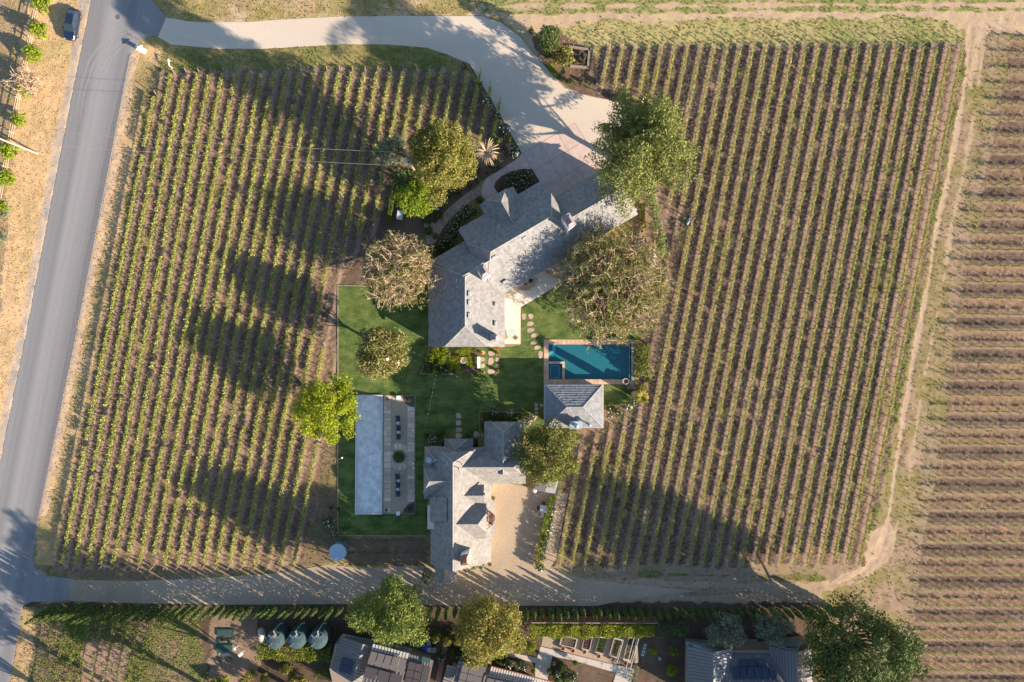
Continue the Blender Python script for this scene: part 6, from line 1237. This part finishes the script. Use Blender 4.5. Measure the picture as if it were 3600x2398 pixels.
quad_roof(hw, P3([(2412, 2470, 3.0), (2414, 2272, 3.0), (2508, 2295, 5.0), (2508, 2470, 5.0)]), 16, m_seam); quad_roof(hw, P3([(2508, 2470, 5.0), (2508, 2295, 5.0), (2574, 2278, 3.4), (2574, 2470, 3.4)]), 14, mat('lit_seam_roof', (.20, .195, .20), .5, .06, 1.5)); quad_roof(hw, P3([(2412, 2255, 3.0), (2574, 2274, 3.2), (2508, 2295, 5.0), (2414, 2272, 3.0)]), 14, mat('teal_seam', (.16, .19, .18), .5))
quad_roof(hw, P3([(2530, 2301, 3.2), (2706, 2301, 3.2), (2800, 2470, 5.2), (2470, 2470, 5.2)]), 20, m_seam)
panel_grid(hw, P3([(2596, 2318, 3.5), (2688, 2318, 3.5), (2692, 2341, 3.8), (2598, 2341, 3.8)]), 3, 1, m_pan, .16); panel_grid(hw, P3([(2569, 2343, 3.9), (2725, 2342, 3.9), (2732, 2387, 4.4), (2577, 2387, 4.4)]), 6, 1, m_pan, .2)
quad_roof(hw, P3([(2702, 2270, 3.1), (2803, 2296, 5.0), (2803, 2470, 5.0), (2715, 2330, 3.3)]), 9, m_seam); quad_roof(hw, P3([(2803, 2470, 5.0), (2803, 2296, 5.0), (2852, 2275, 3.2), (2860, 2470, 3.2)]), 12, m_seam); quad_roof(hw, P3([(2688, 2248, 3.0), (2820, 2248, 3.0), (2803, 2296, 5.0), (2702, 2270, 3.1)]), 14, MATS['teal_seam'])
MB().prism(PP([(2425, 2272), (2560, 2285), (2700, 2285), (2845, 2262), (2850, 2470), (2425, 2470)], 2.8), -.05, 2.9).build('wall', MATS['tan_wall'], hw)
for q in ([(2583, 2250, .05), (2611, 2250, .05), (2611, 2280, .05), (2583, 2280, .05)], [(2614, 2248, .05), (2663, 2248, .05), (2663, 2280, .05), (2614, 2280, .05)]): simple('concrete_pad', 'plain concrete pad between the two hipped wings', 'pad', P(q[0][0], q[0][1]), MB().prism(P3(q), -.02, .06), mat('plain_pad', (.30, .27, .25), .85), 'pads between the wings')
for q in ([(2422, 2265, 3.2), (2446, 2266, 3.2), (2446, 2270, 3.3), (2422, 2269, 3.3)], [(2472, 2273, 3.7), (2516, 2274, 3.7), (2516, 2278, 3.8), (2472, 2277, 3.8)], [(2760, 2272, 4.0), (2803, 2272, 4.0), (2803, 2276, 4.1), (2760, 2276, 4.1)]): MB().slab3([p + Vector((0, 0, .12)) for p in P3(q)], .1).build('skylight', MATS['skylight'], hw)
for x, y, z in ((2530, 2323, 4.7), (2533, 2343, 4.6)): c = P(x, y, z); MB().tube([c - Vector((0, 0, .2)), c + Vector((0, 0, .5))], .07, 6).build('vent_pipe', m_flue, hw)
# bins and grill behind the solar house
for x, y, m, l in ((1492, 2278, mat('bin_blue', (.02, .06, .45), .5), 'bright blue wheelie bin in the row behind the solar house'), (1509, 2285, mat('bin_grey', (.30, .29, .28), .6), 'pale grey wheelie bin next to the blue one'), (1526, 2286, mat('bin_brown', (.22, .20, .20), .6), 'brown grey wheelie bin beside the flowering bush'), (1507, 2262, mat('bin_slate', (.17, .22, .25), .6), 'slate wheelie bin standing apart under the trees')):
    c = P(x, y, 1.0); c.z = 0; t = thing('wheelie_bin', l, 'bin', c); MB().hexa([(c.x + a * .24, c.y + b_ * .27, .05) for a, b_ in ((-1, -1), (1, -1), (1, 1), (-1, 1))], [(c.x + a * .3, c.y + b_ * .36, 1.0) for a, b_ in ((-1, -1), (1, -1), (1, 1), (-1, 1))]).build('body', m, t); MB().box(c + Vector((0, 0, 1.003)), .64, .76, .06).build('lid', m, t)
    for s in (-1, 1): MB().tube([c + Vector((s * .2, .3, .1)), c + Vector((s * .27, .3, .1))], .1, 10).build('wheel', MATS['tyre'], t)
c = P(1661, 2310, 1.0); c.z = 0; t = thing('barbecue_grill', 'stainless barbecue with rounded hood by the white flowering bush', 'grill', c); MB().box(c, 1.5, .6, .85, R(-12)).build('cabinet', mat('grill_dark', (.10, .10, .11), .5), t); b = MB(); b.tube([c + Vector((-.45, .1, .95)), c + Vector((.45, -.1, .95))], .3, 14); b.build('hood', mat('stainless', (.55, .56, .57), .3, metal=.8), t); MB().tube([c + Vector((-.5, -.3, 1.0)), c + Vector((.5, -.5, 1.0))], .025, 5).build('handle', MATS['stainless'], t)
# log pile by the hedge, plough by the vines, loudspeakers, shed tools
t = thing('log_pile', 'split orange firewood stacked behind the pool hedge', 'firewood', P(2278, 1265)); m_log = mat('split_log', (.50, .30, .16), .9, .25, 4, isl=.25)
for k in range(34): c = P(2281 + random.uniform(-6, 6), 1240 + random.uniform(0, 55)); a = random.uniform(-.5, .5); MB().tube([c + Vector((-.22 * math.cos(a), -.22 * math.sin(a), .08 + .15 * random.random())), c + Vector((.22 * math.cos(a), .22 * math.sin(a), .08 + .15 * random.random()))], random.uniform(.05, .09), 6).build('log', m_log, t)
c = P(2417, 785); t = thing('pump_unit', 'pale metal pump with hoses in the gap of a vine row', 'pump', c); b = MB(); b.tube([c + Vector((-.2, -.25, .35)), c + Vector((.15, .3, .35))], .22, 12); b.build('motor', mat('pump_metal', (.42, .46, .50), .4, metal=.6), t); MB().box(c, .6, .8, .14).build('skid', m_stake, t); b = MB(); b.tube([c + Vector((0, .3, .4)), c + Vector((.3, .7, .5)), c + Vector((.55, .5, .2)), c + Vector((.6, -.3, .05))], .05, 6); b.build('hose', m_pvc, t)
MB().tube([c + Vector((.6, .4, 0)), c + Vector((.75, .5, 1.5))], .08, 6).build('riser', m_post, t)
c = P(1192, 1612); t = thing('lamp_stand', 'copper coloured leaning lamp post on the lawn edging', 'lamp', c); MB().tube([c, c + Vector((.25, .1, 1.6)), c + Vector((.75, .35, 1.7))], [.05, .045, .04], 6).build('stem', m_cop, t); b = MB(); b.lathe(c + Vector((.8, .37, 1.45)), [(.14, 0), (.1, .18), (.04, .24)], 10); b.build('shade', m_wpaint, t)
# string lights over the lawn
m_bulb = mat('bulb_glass', (.85, .80, .68), .3)
pole_pts = [(P(1468, 1612), 'thin lamp pole on the lawn beside the guest house corner'), (P(1346, 1232) + Vector((3.4, 0, 0)), None)]
c = P(1468, 1612); t = thing('light_pole', pole_pts[0][1], 'pole', c); MB().tube([c, c + Vector((0, 0, 4.2))], .04, 6).build('shaft', m_stake, t); MB().box(c + Vector((0, 0, 4.2)), .2, .2, .15).build('head', m_wpaint, t)
for k, (a, b_, l) in enumerate((((1468, 1610), (1535, 1305), 'string of small bulbs from lamp pole to the triangular bed'), ((1440, 1230), (1800, 1440), 'string of small bulbs crossing the shaded lawn diagonally'))):
    p, q = P(*a, 4.2), P(*b_, 3.6); t = thing('string_lights', l, 'lights', Vector((p.x, p.y, 3.0))); pts = [p.lerp(q, i / 20) - Vector((0, 0, .9 * 4 * (i / 20) * (1 - i / 20))) for i in range(21)]; MB().tube(pts, .01, 3).build('cable', m_stake, t)
    for w_ in pts[1:-1]: MB().box(w_ - Vector((0, 0, .08)), .05, .05, .07).build('bulb', m_bulb, t)
b = P(1535, 1305); t = thing('light_pole', 'thin pole holding string lights in the triangular bed', 'pole', b); MB().tube([b, b + Vector((0, 0, 3.6))], .035, 6).build('shaft', m_stake, t); MB().box(b + Vector((0, 0, 3.6)), .1, .1, .08).build('head', m_stake, t)
# white statues by the wall east of the big tree
for k, (y0, y1) in enumerate(((876, 905), (912, 942))):
    t = thing('stone_bench', ['white stone bench under the half bare tree, nearer the shrubs', 'white stone bench under the half bare tree, nearer the pool'][k], 'bench', P(2299, (y0 + y1) / 2)); c = P(2300, (y0 + y1) / 2); MB().box(c + Vector((0, 0, .4)), .4, 1.25, .1).build('seat', m_wpaint, t)
    for s in (-.45, .45): MB().box(c + Vector((0, s, 0)), .34, .15, .4).build('leg', m_wpaint, t)
